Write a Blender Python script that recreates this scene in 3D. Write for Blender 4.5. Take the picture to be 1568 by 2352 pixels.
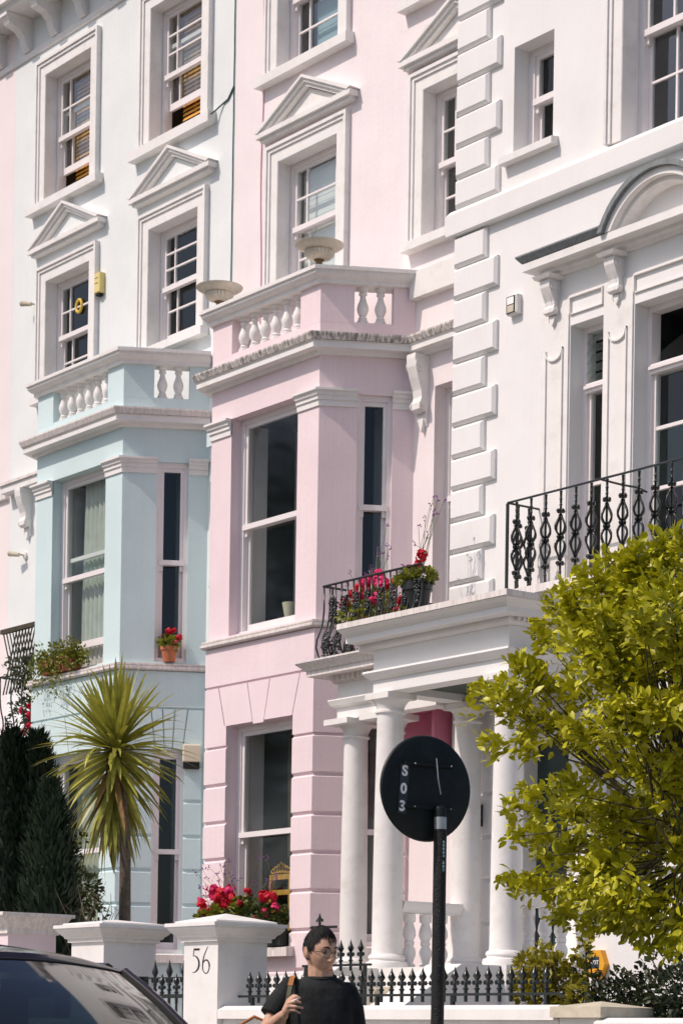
import bpy, bmesh, math, random
from mathutils import Vector, Matrix
random.seed(7)
for o in list(bpy.data.objects): bpy.data.objects.remove(o)
scene = bpy.context.scene
COL = scene.collection
R = math.radians

# ------------------------------------------------------------------ camera
# World: X along the terrace (+X towards the viewer's right), +Y into the houses, Z up, eye level z = 0.
TH, RHO, FPX = R(37.7), 0.0155, 5397.0          # view angle, camera roll, focal length in 1568-wide pixels
FW = Vector((-math.cos(TH), math.sin(TH), 0)); RT = Vector((math.sin(TH), math.cos(TH), 0)); UP = Vector((0, 0, 1))
cam_d = bpy.data.cameras.new('camera'); cam = bpy.data.objects.new('camera', cam_d); COL.objects.link(cam)
ax = RT*math.cos(RHO)+UP*math.sin(RHO); ay = -RT*math.sin(RHO)+UP*math.cos(RHO); az = -FW
cam.matrix_world = Matrix(((ax.x, ay.x, az.x, 0), (ax.y, ay.y, az.y, 0), (ax.z, ay.z, az.z, 0), (0, 0, 0, 1)))
cam_d.sensor_fit = 'VERTICAL'; cam_d.sensor_height = 36.0
cam_d.lens = 36.0*FPX/2352.0
cam_d.shift_y = (2388.5-1176.0)/2352.0
cam_d.clip_start = 0.1; cam_d.clip_end = 2000
cam_d.dof.use_dof = True; cam_d.dof.focus_distance = 16.5; cam_d.dof.aperture_fstop = 9.0
scene.camera = cam

# ------------------------------------------------------------------ sky, sun, exposure
SUN = Vector((-0.38, -1.0, 1.25)).normalized()      # towards the sun
elev = math.asin(SUN.z); azim = math.atan2(SUN.x, SUN.y)
world = bpy.data.worlds.new('World'); scene.world = world; world.use_nodes = True
wn = world.node_tree.nodes; wl = world.node_tree.links
sky = wn.new('ShaderNodeTexSky'); sky.sky_type = 'NISHITA'; sky.sun_disc = False
sky.sun_elevation = elev; sky.sun_rotation = azim; sky.air_density = 0.8; sky.dust_density = 2.5; sky.ozone_density = 1.0
wl.new(sky.outputs[0], wn['Background'].inputs[0]); wn['Background'].inputs[1].default_value = 0.125
sun_d = bpy.data.lights.new('sun', 'SUN'); sun_d.energy = 3.3; sun_d.angle = R(0.53); sun_d.color = (1.0, 0.86, 0.77)
sun = bpy.data.objects.new('sun', sun_d); COL.objects.link(sun)
sun.rotation_euler = (-SUN).to_track_quat('-Z', 'Y').to_euler(); sun.location = (0, 0, 30)
scene.view_settings.view_transform = 'Standard'; scene.view_settings.look = 'None'
scene.view_settings.exposure = 0.0; scene.view_settings.gamma = 1.0
try: scene.view_settings.use_curve_mapping = False
except Exception: pass

def ray(x, y):
    dx, dy = x-784.0, y-2388.5
    a = dx*math.cos(RHO)+dy*math.sin(RHO); b = dx*math.sin(RHO)-dy*math.cos(RHO)
    return FW+RT*(a/FPX)+UP*(b/FPX)
def onY(x, y, Y): r = ray(x, y); return r*(Y/r.y)
def onX(x, y, X): r = ray(x, y); return r*(X/r.x)
def onD(x, y, d): return ray(x, y)*d

# ------------------------------------------------------------------ materials
def nd(t, k): return t.nodes.new(k)
def mat(name, col, rough=0.6, var=0.05, vscale=2.5, bump=0.0, bscale=60.0, spec=0.35, metal=0.0,
        streak=None, sstr=0.0, grime=None, gscale=1.2, gamt=0.0, coat=0.0, tr=0.0, trcol=None, rnd=0.0, hue=0.0):
    m = bpy.data.materials.new(name); m.use_nodes = True; t = m.node_tree; n = t.nodes; l = t.links
    p = n['Principled BSDF']; p.inputs['Roughness'].default_value = rough
    p.inputs['Specular IOR Level'].default_value = spec; p.inputs['Metallic'].default_value = metal
    if coat: p.inputs['Coat Weight'].default_value = coat; p.inputs['Coat Roughness'].default_value = 0.03
    g = nd(t, 'ShaderNodeNewGeometry')
    nz = nd(t, 'ShaderNodeTexNoise'); nz.inputs['Scale'].default_value = vscale; nz.inputs['Detail'].default_value = 6
    l.new(g.outputs['Position'], nz.inputs['Vector'])
    hsv = nd(t, 'ShaderNodeHueSaturation'); hsv.inputs['Color'].default_value = (*col, 1)
    mr = nd(t, 'ShaderNodeMapRange'); mr.inputs['From Min'].default_value = 0.3; mr.inputs['From Max'].default_value = 0.7
    mr.inputs['To Min'].default_value = 1-var; mr.inputs['To Max'].default_value = 1+var
    l.new(nz.outputs['Fac'], mr.inputs['Value'])
    val = mr.outputs['Result']
    if rnd or hue:
        oi = nd(t, 'ShaderNodeObjectInfo')
        if rnd:
            m2 = nd(t, 'ShaderNodeMapRange'); m2.inputs['To Min'].default_value = 1-rnd; m2.inputs['To Max'].default_value = 1+rnd
            l.new(oi.outputs['Random'], m2.inputs['Value'])
            mm = nd(t, 'ShaderNodeMath'); mm.operation = 'MULTIPLY'; l.new(val, mm.inputs[0]); l.new(m2.outputs['Result'], mm.inputs[1]); val = mm.outputs[0]
        if hue:
            m3 = nd(t, 'ShaderNodeMapRange'); m3.inputs['To Min'].default_value = 0.5-hue; m3.inputs['To Max'].default_value = 0.5+hue
            n3 = nd(t, 'ShaderNodeTexNoise'); n3.inputs['Scale'].default_value = vscale*3; l.new(g.outputs['Position'], n3.inputs['Vector'])
            l.new(n3.outputs['Fac'], m3.inputs['Value']); l.new(m3.outputs['Result'], hsv.inputs['Hue'])
    l.new(val, hsv.inputs['Value'])
    out = hsv.outputs['Color']
    def mixin(out, fac, c):
        mx = nd(t, 'ShaderNodeMix'); mx.data_type = 'RGBA'; l.new(fac, mx.inputs['Factor']); l.new(out, mx.inputs['A']); mx.inputs['B'].default_value = (*c, 1)
        return mx.outputs['Result']
    if grime:
        n2 = nd(t, 'ShaderNodeTexNoise'); n2.inputs['Scale'].default_value = gscale; n2.inputs['Detail'].default_value = 9; n2.inputs['Roughness'].default_value = 0.72
        l.new(g.outputs['Position'], n2.inputs['Vector'])
        r2 = nd(t, 'ShaderNodeMapRange'); r2.inputs['From Min'].default_value = 0.50; r2.inputs['From Max'].default_value = 0.78; r2.inputs['To Max'].default_value = gamt
        l.new(n2.outputs['Fac'], r2.inputs['Value']); out = mixin(out, r2.outputs['Result'], grime)
    if streak:
        mp = nd(t, 'ShaderNodeMapping'); mp.inputs['Scale'].default_value = (30, 30, 0.8); l.new(g.outputs['Position'], mp.inputs['Vector'])
        n4 = nd(t, 'ShaderNodeTexNoise'); n4.inputs['Scale'].default_value = 1.0; n4.inputs['Detail'].default_value = 4; n4.inputs['Roughness'].default_value = 0.6
        l.new(mp.outputs['Vector'], n4.inputs['Vector'])
        r4 = nd(t, 'ShaderNodeMapRange'); r4.inputs['From Min'].default_value = 0.42; r4.inputs['From Max'].default_value = 0.62; r4.inputs['To Max'].default_value = sstr
        l.new(n4.outputs['Fac'], r4.inputs['Value']); out = mixin(out, r4.outputs['Result'], streak)
    l.new(out, p.inputs['Base Color'])
    if bump:
        nb = nd(t, 'ShaderNodeTexNoise'); nb.inputs['Scale'].default_value = bscale; nb.inputs['Detail'].default_value = 4
        l.new(g.outputs['Position'], nb.inputs['Vector'])
        bp = nd(t, 'ShaderNodeBump'); bp.inputs['Strength'].default_value = bump; bp.inputs['Distance'].default_value = 0.01
        l.new(nb.outputs['Fac'], bp.inputs['Height']); l.new(bp.outputs['Normal'], p.inputs['Normal'])
    if tr:
        ts = nd(t, 'ShaderNodeBsdfTranslucent')
        if trcol: ts.inputs['Color'].default_value = (*trcol, 1)
        else: l.new(out, ts.inputs['Color'])
        ms = nd(t, 'ShaderNodeMixShader'); ms.inputs[0].default_value = tr
        l.new(p.outputs[0], ms.inputs[1]); l.new(ts.outputs[0], ms.inputs[2]); l.new(ms.outputs[0], n['Material Output'].inputs['Surface'])
    return m
def glass_mat(name, ior=1.5, tint=(0.85, 0.92, 0.9), boost=1.0, gtint=(1, 1, 1)):
    m = bpy.data.materials.new(name); m.use_nodes = True; t = m.node_tree; n = t.nodes; l = t.links
    n.remove(n['Principled BSDF'])
    f0 = ((ior-1)/(ior+1))**2; lw = nd(t, 'ShaderNodeLayerWeight'); lw.inputs['Blend'].default_value = 0.5
    pw = nd(t, 'ShaderNodeMath'); pw.operation = 'POWER'; pw.inputs[1].default_value = 5.0; l.new(lw.outputs['Facing'], pw.inputs[0])
    fr = nd(t, 'ShaderNodeMath'); fr.operation = 'MULTIPLY_ADD'; fr.inputs[1].default_value = 1-f0; fr.inputs[2].default_value = f0; l.new(pw.outputs[0], fr.inputs[0])
    g = nd(t, 'ShaderNodeNewGeometry'); nz = nd(t, 'ShaderNodeTexNoise'); nz.inputs['Scale'].default_value = 2.2; l.new(g.outputs['Position'], nz.inputs['Vector'])
    bp = nd(t, 'ShaderNodeBump'); bp.inputs['Strength'].default_value = 0.05; bp.inputs['Distance'].default_value = 0.012; l.new(nz.outputs['Fac'], bp.inputs['Height'])
    mu = nd(t, 'ShaderNodeMath'); mu.operation = 'MULTIPLY'; mu.inputs[1].default_value = boost; l.new(fr.outputs[0], mu.inputs[0])
    tr = nd(t, 'ShaderNodeBsdfTransparent'); tr.inputs[0].default_value = (*tint, 1)
    gl = nd(t, 'ShaderNodeBsdfGlossy'); gl.inputs['Roughness'].default_value = 0.045; gl.inputs['Color'].default_value = (*gtint, 1); l.new(bp.outputs[0], gl.inputs['Normal'])
    ms = nd(t, 'ShaderNodeMixShader'); l.new(mu.outputs[0], ms.inputs[0]); l.new(tr.outputs[0], ms.inputs[1]); l.new(gl.outputs[0], ms.inputs[2])
    l.new(ms.outputs[0], n['Material Output'].inputs['Surface'])
    return m

WHITE = mat('white_stucco', (0.805, 0.80, 0.795), 0.7, 0.03, 1.6, 0.15, 40, 0.25, streak=(0.68, 0.65, 0.62), sstr=0.07, grime=(0.60, 0.56, 0.52), gscale=1.1, gamt=0.22)
TRIM = mat('white_trim_paint', (0.80, 0.785, 0.77), 0.6, 0.03, 4, 0.08, 60, 0.3, grime=(0.42, 0.38, 0.30), gscale=5, gamt=0.35)
STAIN = mat('streaked_trim_paint', (0.74, 0.69, 0.65), 0.75, 0.05, 5, 0.2, 40, 0.2, streak=(0.09, 0.09, 0.085), sstr=0.75)
STAINL = mat('lightly_streaked_trim_paint', (0.78, 0.73, 0.71), 0.7, 0.04, 5, 0.15, 40, 0.25, streak=(0.40, 0.37, 0.32), sstr=0.4)
BLUE = mat('pale_blue_stucco', (0.605, 0.75, 0.765), 0.7, 0.035, 1.5, 0.25, 25, 0.25, streak=(0.55, 0.64, 0.65), sstr=0.14, grime=(0.50, 0.64, 0.66), gscale=1.3, gamt=0.35)
PINK = mat('pale_pink_stucco', (0.82, 0.69, 0.72), 0.7, 0.035, 1.5, 0.25, 25, 0.25, streak=(0.70, 0.55, 0.58), sstr=0.14, grime=(0.70, 0.52, 0.58), gscale=1.3, gamt=0.3)
BLUEU = mat('sunlit_tone_blue_stucco', (0.765, 0.795, 0.795), 0.7, 0.035, 1.5, 0.25, 25, 0.25, streak=(0.62, 0.69, 0.70), sstr=0.14, grime=(0.62, 0.70, 0.71), gscale=1.3, gamt=0.5)  # strong sunlight on the upper walls put into a paler blue than the bay
PINKU = mat('sunlit_tone_pink_stucco', (0.825, 0.76, 0.77), 0.7, 0.035, 1.5, 0.25, 25, 0.25, streak=(0.72, 0.61, 0.63), sstr=0.14, grime=(0.74, 0.62, 0.65), gscale=1.3, gamt=0.5)  # upper pink lightened so the colour itself carries the bright sun
PINKR = mat('pink_stucco_deeper', (0.74, 0.45, 0.54), 0.7, 0.04, 1.5, 0.15, 30, 0.25)
DPINK = mat('crimson_pink_paint', (0.64, 0.22, 0.33), 0.6, 0.08, 3, 0.1, 40, 0.3)
ROSE = mat('rose_house_stucco', (0.82, 0.745, 0.745), 0.7, 0.03, 1.5, 0.15, 30, 0.25)
LEAD = mat('weathered_lead_flashing', (0.24, 0.265, 0.275), 0.65, 0.12, 8, 0.3, 30, 0.3, streak=(0.12, 0.12, 0.12), sstr=0.4)
JOINERY = mat('white_joinery_gloss', (0.80, 0.76, 0.76), 0.35, 0.02, 6, 0, 60, 0.4)
GREYJ = mat('lilac_grey_joinery', (0.58, 0.56, 0.59), 0.45, 0.03, 6)
IRON = mat('black_gloss_iron', (0.012, 0.017, 0.018), 0.28, 0.1, 30, 0.15, 60, 0.6)
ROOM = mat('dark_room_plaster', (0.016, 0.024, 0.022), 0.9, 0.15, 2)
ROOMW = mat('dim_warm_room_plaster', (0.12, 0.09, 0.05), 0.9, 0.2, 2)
GLASS = glass_mat('window_glass', 1.5, boost=1.2)
GLASSB = glass_mat('old_wavy_window_glass', 1.6, boost=2.4)
CURT = mat('grey_curtain_cloth', (0.55, 0.56, 0.52), 0.85, 0.1, 6)
CURTW = mat('white_net_curtain', (0.62, 0.61, 0.60), 0.85, 0.05, 6)
SHUT = mat('white_shutter_paint', (0.62, 0.58, 0.58), 0.6, 0.04, 5)
WOODB = mat('amber_slat_wood', (0.75, 0.36, 0.06), 0.55, 0.15, 8)
STONE = mat('cream_coping_stone', (0.58, 0.53, 0.42), 0.8, 0.1, 8, 0.3, 40, 0.2, grime=(0.2, 0.18, 0.13), gscale=6, gamt=0.5)
TERRA = mat('terracotta', (0.46, 0.16, 0.075), 0.75, 0.12, 9, 0.15, 50, grime=(0.5, 0.4, 0.33), gscale=9, gamt=0.5)
SOIL = mat('potting_soil', (0.04, 0.03, 0.02), 0.95, 0.3, 20)
PIPE = mat('pale_blue_pipe_paint', (0.60, 0.73, 0.75), 0.45, 0.04, 6)
CABLE = mat('dark_teal_cable', (0.03, 0.09, 0.09), 0.5)
DOORM = mat('dark_green_door_paint', (0.028, 0.045, 0.043), 0.35, 0.1, 4)
BOXY = mat('yellowed_plastic', (0.72, 0.60, 0.24), 0.5, 0.05, 4)
ADTY = mat('amber_plastic', (0.80, 0.38, 0.03), 0.4, 0.05, 4)
NAVY = mat('navy_print', (0.02, 0.045, 0.07), 0.5)
PAPER = mat('white_print', (0.92, 0.90, 0.86), 0.6)
AQUA = mat('pale_aqua_stencil_paint', (0.42, 0.72, 0.74), 0.7, 0.2, 90)
ASPH = mat('asphalt', (0.075, 0.072, 0.07), 0.9, 0.2, 30, 0.4, 90)
PAVE = mat('paving_stone', (0.38, 0.36, 0.33), 0.85, 0.12, 5, 0.2, 50)
KERB = mat('granite_kerb', (0.34, 0.33, 0.32), 0.8, 0.15, 30)
EARTH = mat('garden_earth', (0.06, 0.045, 0.03), 0.95, 0.3, 8, 0.5, 30)

# ------------------------------------------------------------------ mesh builder
class Face:
    """local frame on a wall: s along it, d into it, z up"""
    def __init__(f, ox, oy, dx=1.0, dy=0.0): f.o = (ox, oy); f.d = (dx, dy)
    def __call__(f, s, d, z): return (f.o[0]+f.d[0]*s-f.d[1]*d, f.o[1]+f.d[1]*s+f.d[0]*d, z)
ID = lambda x, y, z: (x, y, z)
WO = {}
class MB:
    def __init__(b, T=None): b.v = []; b.f = []; b.T = T or ID; b.mi = []; b.cur = 0
    def add(b, vs, fs):
        k = len(b.v); b.v += [b.T(*p) for p in vs]
        for f in fs: b.f.append(tuple(i+k for i in f)); b.mi.append(b.cur)
        return b
    def box(b, x0, x1, y0, y1, z0, z1):
        return b.add([(x0, y0, z0), (x1, y0, z0), (x1, y1, z0), (x0, y1, z0), (x0, y0, z1), (x1, y0, z1), (x1, y1, z1), (x0, y1, z1)],
                     [(0, 3, 2, 1), (4, 5, 6, 7), (0, 1, 5, 4), (1, 2, 6, 5), (2, 3, 7, 6), (3, 0, 4, 7)])
    def cbox(b, x0, x1, y0, y1, z0, z1, c):
        """box whose front face (y0) is chamfered by c"""
        return b.add([(x0, y1, z0), (x1, y1, z0), (x1, y1, z1), (x0, y1, z1), (x0, y0+c, z0), (x1, y0+c, z0), (x1, y0+c, z1), (x0, y0+c, z1),
                      (x0+c, y0, z0+c), (x1-c, y0, z0+c), (x1-c, y0, z1-c), (x0+c, y0, z1-c)],
                     [(0, 3, 2, 1), (0, 1, 5, 4), (1, 2, 6, 5), (2, 3, 7, 6), (3, 0, 4, 7), (4, 5, 9, 8), (5, 6, 10, 9), (6, 7, 11, 10), (7, 4, 8, 11), (8, 9, 10, 11)])
    def ext_sz(b, poly, d0, d1):
        n = len(poly); vs = [(s, d0, z) for s, z in poly]+[(s, d1, z) for s, z in poly]
        return b.add(vs, [tuple(range(n)), tuple(range(2*n-1, n-1, -1))]+[(i, i+n, (i+1) % n+n, (i+1) % n) for i in range(n)])
    def ext_dz(b, poly, s0, s1):
        n = len(poly); vs = [(s0, d, z) for d, z in poly]+[(s1, d, z) for d, z in poly]
        return b.add(vs, [tuple(range(n)), tuple(range(2*n-1, n-1, -1))]+[(i, i+n, (i+1) % n+n, (i+1) % n) for i in range(n)])
    def ext_sd(b, poly, z0, z1):
        n = len(poly); vs = [(s, d, z0) for s, d in poly]+[(s, d, z1) for s, d in poly]
        return b.add(vs, [tuple(range(n)), tuple(range(2*n-1, n-1, -1))]+[(i, i+n, (i+1) % n+n, (i+1) % n) for i in range(n)])
    def sweep(b, prof, path, closed=False):
        """prof: closed polygon of (out, z); path: (x, y) with the outside on its right"""
        n = len(path); ms = []
        for i in range(n):
            def nrm(p, q):
                d = Vector((q[0]-p[0], q[1]-p[1])).normalized(); return Vector((d.y, -d.x))
            if closed or 0 < i < n-1:
                a = nrm(path[i-1], path[i]); c = nrm(path[i], path[(i+1) % n]); m = (a+c); m = m/(1+a.dot(c))
            elif i == 0: m = nrm(path[0], path[1])
            else: m = nrm(path[-2], path[-1])
            ms.append(m)
        k = len(prof); vs = []
        for i in range(n):
            for q, z in prof: vs.append((path[i][0]+ms[i].x*q, path[i][1]+ms[i].y*q, z))
        fs = []
        for i in range(n if closed else n-1):
            j = (i+1) % n
            for a in range(k): c = (a+1) % k; fs.append((i*k+a, j*k+a, j*k+c, i*k+c))
        if not closed: fs += [tuple(range(k)), tuple(range((n-1)*k+k-1, (n-1)*k-1, -1))]
        return b.add(vs, fs)
    def lathe(b, prof, cx, cy, seg=16, z=0.0, caps=True):
        vs = []; fs = []; n = len(prof)
        for r, h in prof:
            for i in range(seg): a = 2*math.pi*i/seg; vs.append((cx+r*math.cos(a), cy+r*math.sin(a), z+h))
        for j in range(n-1):
            for i in range(seg): k = (i+1) % seg; fs.append((j*seg+i, j*seg+k, (j+1)*seg+k, (j+1)*seg+i))
        if caps: fs += [tuple(range(seg-1, -1, -1)), tuple(range((n-1)*seg, n*seg))]
        return b.add(vs, fs)
    def tube(b, pts, r, seg=6, cap=True):
        pts = [Vector(p) for p in pts]; n = len(pts); rr = r if isinstance(r, (list, tuple)) else [r]*n
        vs = []; fs = []; prev = None
        for i, p in enumerate(pts):
            d = (pts[min(i+1, n-1)]-pts[max(i-1, 0)])
            if d.length < 1e-9: d = Vector((0, 0, 1))
            d.normalize()
            if prev is None:
                u = Vector((0, 0, 1)) if abs(d.z) < 0.9 else Vector((1, 0, 0))
                u = (u-d*u.dot(d)).normalized()
            else:
                u = prev-d*prev.dot(d)
                u = u.normalized() if u.length > 1e-6 else d.orthogonal().normalized()
            prev = u; w = d.cross(u)
            for k in range(seg): a = 2*math.pi*k/seg; q = p+(u*math.cos(a)+w*math.sin(a))*rr[i]; vs.append(tuple(q))
        for i in range(n-1):
            for k in range(seg): m = (k+1) % seg; fs.append((i*seg+k, i*seg+m, (i+1)*seg+m, (i+1)*seg+k))
        if cap: fs += [tuple(range(seg-1, -1, -1)), tuple(range((n-1)*seg, n*seg))]
        return b.add(vs, fs)
    def ball(b, c, r, seg=8, rings=5, sc=(1, 1, 1)):
        vs = [(c[0], c[1], c[2]+r*sc[2])]; fs = []
        for j in range(1, rings):
            t = math.pi*j/rings
            for i in range(seg): a = 2*math.pi*i/seg; vs.append((c[0]+r*sc[0]*math.sin(t)*math.cos(a), c[1]+r*sc[1]*math.sin(t)*math.sin(a), c[2]+r*sc[2]*math.cos(t)))
        vs.append((c[0], c[1], c[2]-r*sc[2])); L = len(vs)-1
        for i in range(seg):
            k = (i+1) % seg; fs.append((0, 1+i, 1+k)); fs.append((L, L-seg+k, L-seg+i))
            for j in range(rings-2): q = 1+j*seg; fs.append((q+i, q+seg+i, q+seg+k, q+k))
        return b.add(vs, fs)
    def wall(b, s0, s1, z0, z1, holes, th=0.2):
        """front sheet of a wall with real openings and reveals of depth th"""
        S = sorted({s0, s1, *[h[0] for h in holes], *[h[1] for h in holes]}); Z = sorted({z0, z1, *[h[2] for h in holes], *[h[3] for h in holes]})
        S = [s for s in S if s0 <= s <= s1]; Z = [z for z in Z if z0 <= z <= z1]
        for i in range(len(S)-1):
            for j in range(len(Z)-1):
                cs, cz = (S[i]+S[i+1])/2, (Z[j]+Z[j+1])/2
                if any(h[0] < cs < h[1] and h[2] < cz < h[3] for h in holes): continue
                b.add([(S[i], 0, Z[j]), (S[i+1], 0, Z[j]), (S[i+1], 0, Z[j+1]), (S[i], 0, Z[j+1])], [(0, 1, 2, 3)])
        for a, c, e, g in holes:
            b.add([(a, 0, e), (a, th, e), (a, th, g), (a, 0, g), (c, 0, e), (c, th, e), (c, th, g), (c, 0, g)],
                  [(0, 1, 2, 3), (5, 4, 7, 6), (3, 2, 6, 7), (1, 0, 4, 5)])
        return b
    def mesh(b, name, mats, smooth=False, origin=None):
        vs = b.v
        if origin is None:
            xs = [v[0] for v in vs]; ys = [v[1] for v in vs]; zs = [v[2] for v in vs]
            origin = ((min(xs)+max(xs))/2, (min(ys)+max(ys))/2, min(zs))
        me = bpy.data.meshes.new(name)
        me.from_pydata([(v[0]-origin[0], v[1]-origin[1], v[2]-origin[2]) for v in vs], [], b.f)
        mats = mats if isinstance(mats, (list, tuple)) else [mats]
        for m in mats: me.materials.append(m)
        if len(mats) > 1: me.polygons.foreach_set('material_index', b.mi)
        if smooth: me.polygons.foreach_set('use_smooth', [True]*len(me.polygons))
        me.update(); b.o = Vector(origin)
        return me
    def build(b, name, mats, parent=None, smooth=False, fixn=True):
        me = b.mesh(name, mats, smooth)
        if fixn and len(me.polygons) < 60000:
            bm = bmesh.new(); bm.from_mesh(me); bmesh.ops.recalc_face_normals(bm, faces=bm.faces); bm.to_mesh(me); bm.free()
            if smooth: auto(me)
        return put(me, name, parent, b.o)
def auto(me, ang=40):
    # smooth shading with hard edges kept sharp
    bm = bmesh.new(); bm.from_mesh(me)
    for e in bm.edges:
        if len(e.link_faces) == 2 and e.calc_face_angle(0) > R(ang): e.smooth = False
    bm.to_mesh(me); bm.free()
def put(me, name, parent, loc, rot=None, scale=None):
    o = bpy.data.objects.new(name, me); COL.objects.link(o)
    loc = Vector(loc)
    if parent is not None: o.parent = parent; o.location = loc-WO[parent.name]
    else: o.location = loc
    if rot is not None: o.rotation_euler = rot
    if scale is not None: o.scale = scale
    WO[o.name] = loc
    return o
def thing(name, label, cat, loc, group=None):
    o = bpy.data.objects.new(name, None); COL.objects.link(o); o.location = loc; o.empty_display_size = 0.2
    WO[o.name] = Vector(loc); return tag(o, label, cat, group)
def tag(o, label, cat, group=None):
    o['label'] = label; o['category'] = cat
    if group: o['group'] = group
    return o
def struct(o): o['kind'] = 'structure'; return o

def text_mesh(s, size, mats, bold=0.0, extrude=0.001, spacing=1.0):
    cu = bpy.data.curves.new('t', 'FONT'); cu.body = s; cu.size = size; cu.extrude = extrude; cu.offset = bold; cu.align_x = 'CENTER'; cu.align_y = 'CENTER'; cu.space_character = spacing
    o = bpy.data.objects.new('t', cu); COL.objects.link(o)
    dg = bpy.context.evaluated_depsgraph_get(); me = bpy.data.meshes.new_from_object(o.evaluated_get(dg))
    bpy.data.objects.remove(o); bpy.data.curves.remove(cu)
    me.materials.clear(); me.materials.append(mats); return me

YM, YB, YW, GZ = 16.63, 15.7, 15.65, -1.15         # main wall, bay front, white house front, pavement level
# ------------------------------------------------------------------ ground
KY = 6.4                                           # kerb line
struct(MB().box(-90, 60, -60, KY-0.15, GZ-0.5, GZ-0.12).build('road', ASPH))
struct(MB().box(-90, 60, KY, 10.2, GZ-0.5, GZ).build('pavement', PAVE))
struct(MB().box(-90, 60, KY-0.15, KY, GZ-0.5, GZ+0.004).build('kerb', KERB))
struct(MB().box(-90, 60, 10.2, 70, GZ-0.5, GZ-0.03).build('front_garden_ground', EARTH))

# ------------------------------------------------------------------ window and trim builders
def sash(F, s0, s1, z0, z1, parent, d=0.14, vb=(), ur=(), lr=(), lift=0.0, meet=0.5, glass=None, room=None, jamb=0.07, flare=0.2, depth=1.1, horns=True, frame=None, th=0.2):
    fr = MB(F); g = glass or GLASS
    J = frame or JOINERY
    fr.box(s0, s0+jamb, d, d+0.12, z0, z1).box(s1-jamb, s1, d, d+0.12, z0, z1).box(s0+jamb, s1-jamb, d, d+0.12, z1-0.06, z1).box(s0, s1, d-0.02, d+0.13, z0, z0+0.05)
    a, b = s0+jamb, s1-jamb; zm = z0+(z1-z0)*meet
    zt, zb = z1-0.06, z0+0.05
    panes = []
    def leaf(za, zc, dd, rows, bot):
        fr.box(a, a+0.045, dd, dd+0.04, za, zc).box(b-0.045, b, dd, dd+0.04, za, zc).box(a+0.045, b-0.045, dd, dd+0.04, zc-0.05, zc).box(a+0.045, b-0.045, dd, dd+0.04, za, za+bot)
        ss = [a+0.045]+[a+v for v in vb]+[b-0.045]; zs = [za+bot]+[za+bot+(zc-0.05-za-bot)*r for r in rows]+[zc-0.05]
        for v in vb: fr.box(a+v-0.012, a+v+0.012, dd+0.003, dd+0.035, za+bot, zc-0.05)
        for q in zs[1:-1]: fr.box(a+0.045, b-0.045, dd+0.001, dd+0.033, q-0.011, q+0.011)
        for i in range(len(ss)-1):
            for j in range(len(zs)-1): panes.append((ss[i], ss[i+1], zs[j], zs[j+1], dd+0.02))
    leaf(zm-0.025, zt, d+0.02, ur, 0.055)
    fr.box(a-0.01, b+0.01, d-0.012, d+0.02, zm-0.03, zm+0.032)          # meeting rail stands proud
    if horns:
        for q in (a, b-0.045): fr.box(q, q+0.045, d+0.02, d+0.06, zm-0.10, zm-0.025)
    leaf(zb+lift, zm+0.025+lift, d+0.066, lr, 0.09)
    w = fr.build('window', J, parent)
    for p in panes:
        MB(F).add([(p[0], p[4], p[2]), (p[1], p[4], p[2]), (p[1], p[4], p[3]), (p[0], p[4], p[3])], [(0, 1, 2, 3)]).build('pane', g, w)
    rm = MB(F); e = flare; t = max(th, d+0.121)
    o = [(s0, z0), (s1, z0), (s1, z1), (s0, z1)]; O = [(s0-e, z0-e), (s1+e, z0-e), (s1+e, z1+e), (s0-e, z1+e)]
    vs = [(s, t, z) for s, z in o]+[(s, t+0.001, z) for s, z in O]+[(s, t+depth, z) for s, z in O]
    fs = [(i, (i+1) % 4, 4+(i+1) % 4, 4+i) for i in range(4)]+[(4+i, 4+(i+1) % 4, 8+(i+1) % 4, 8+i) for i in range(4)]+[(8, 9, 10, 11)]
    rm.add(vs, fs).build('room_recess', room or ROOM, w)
    return w
def architrave(F, s0, s1, z0, z1, parent, w=0.215):
    m = MB(F)
    for out, a, b in ((0.035, 0.0, w*0.62), (0.055, w*0.62, w*0.82), (0.075, w*0.82, w)):
        m.box(s0-b, s0-a, -out, 0.01, z0, z1+b).box(s1+a, s1+b, -out, 0.01, z0, z1+b).box(s0-a, s1+a, -out, 0.01, z1+a, z1+b)
    m.box(s0, s0+0.006, -0.03, 0.155, z0, z1-0.006).box(s1-0.006, s1, -0.03, 0.155, z0, z1-0.006).box(s0, s1, -0.03, 0.155, z1-0.006, z1-0.0005)
    return m.build('architrave', TRIM, parent)
def sill(F, s0, s1, z0, z1, parent, out=0.13, m=None):
    return MB(F).add([(s0, 0.02, z0), (s1, 0.02, z0), (s1, 0.02, z1), (s0, 0.02, z1), (s0, -out, z0), (s1, -out, z0), (s1, -out, z1-0.02), (s0, -out, z1-0.02)],
                     [(0, 1, 2, 3), (4, 7, 6, 5), (0, 4, 5, 1), (3, 2, 6, 7), (0, 3, 7, 4), (1, 5, 6, 2)]).build('sill', m or TRIM, parent)
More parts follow.
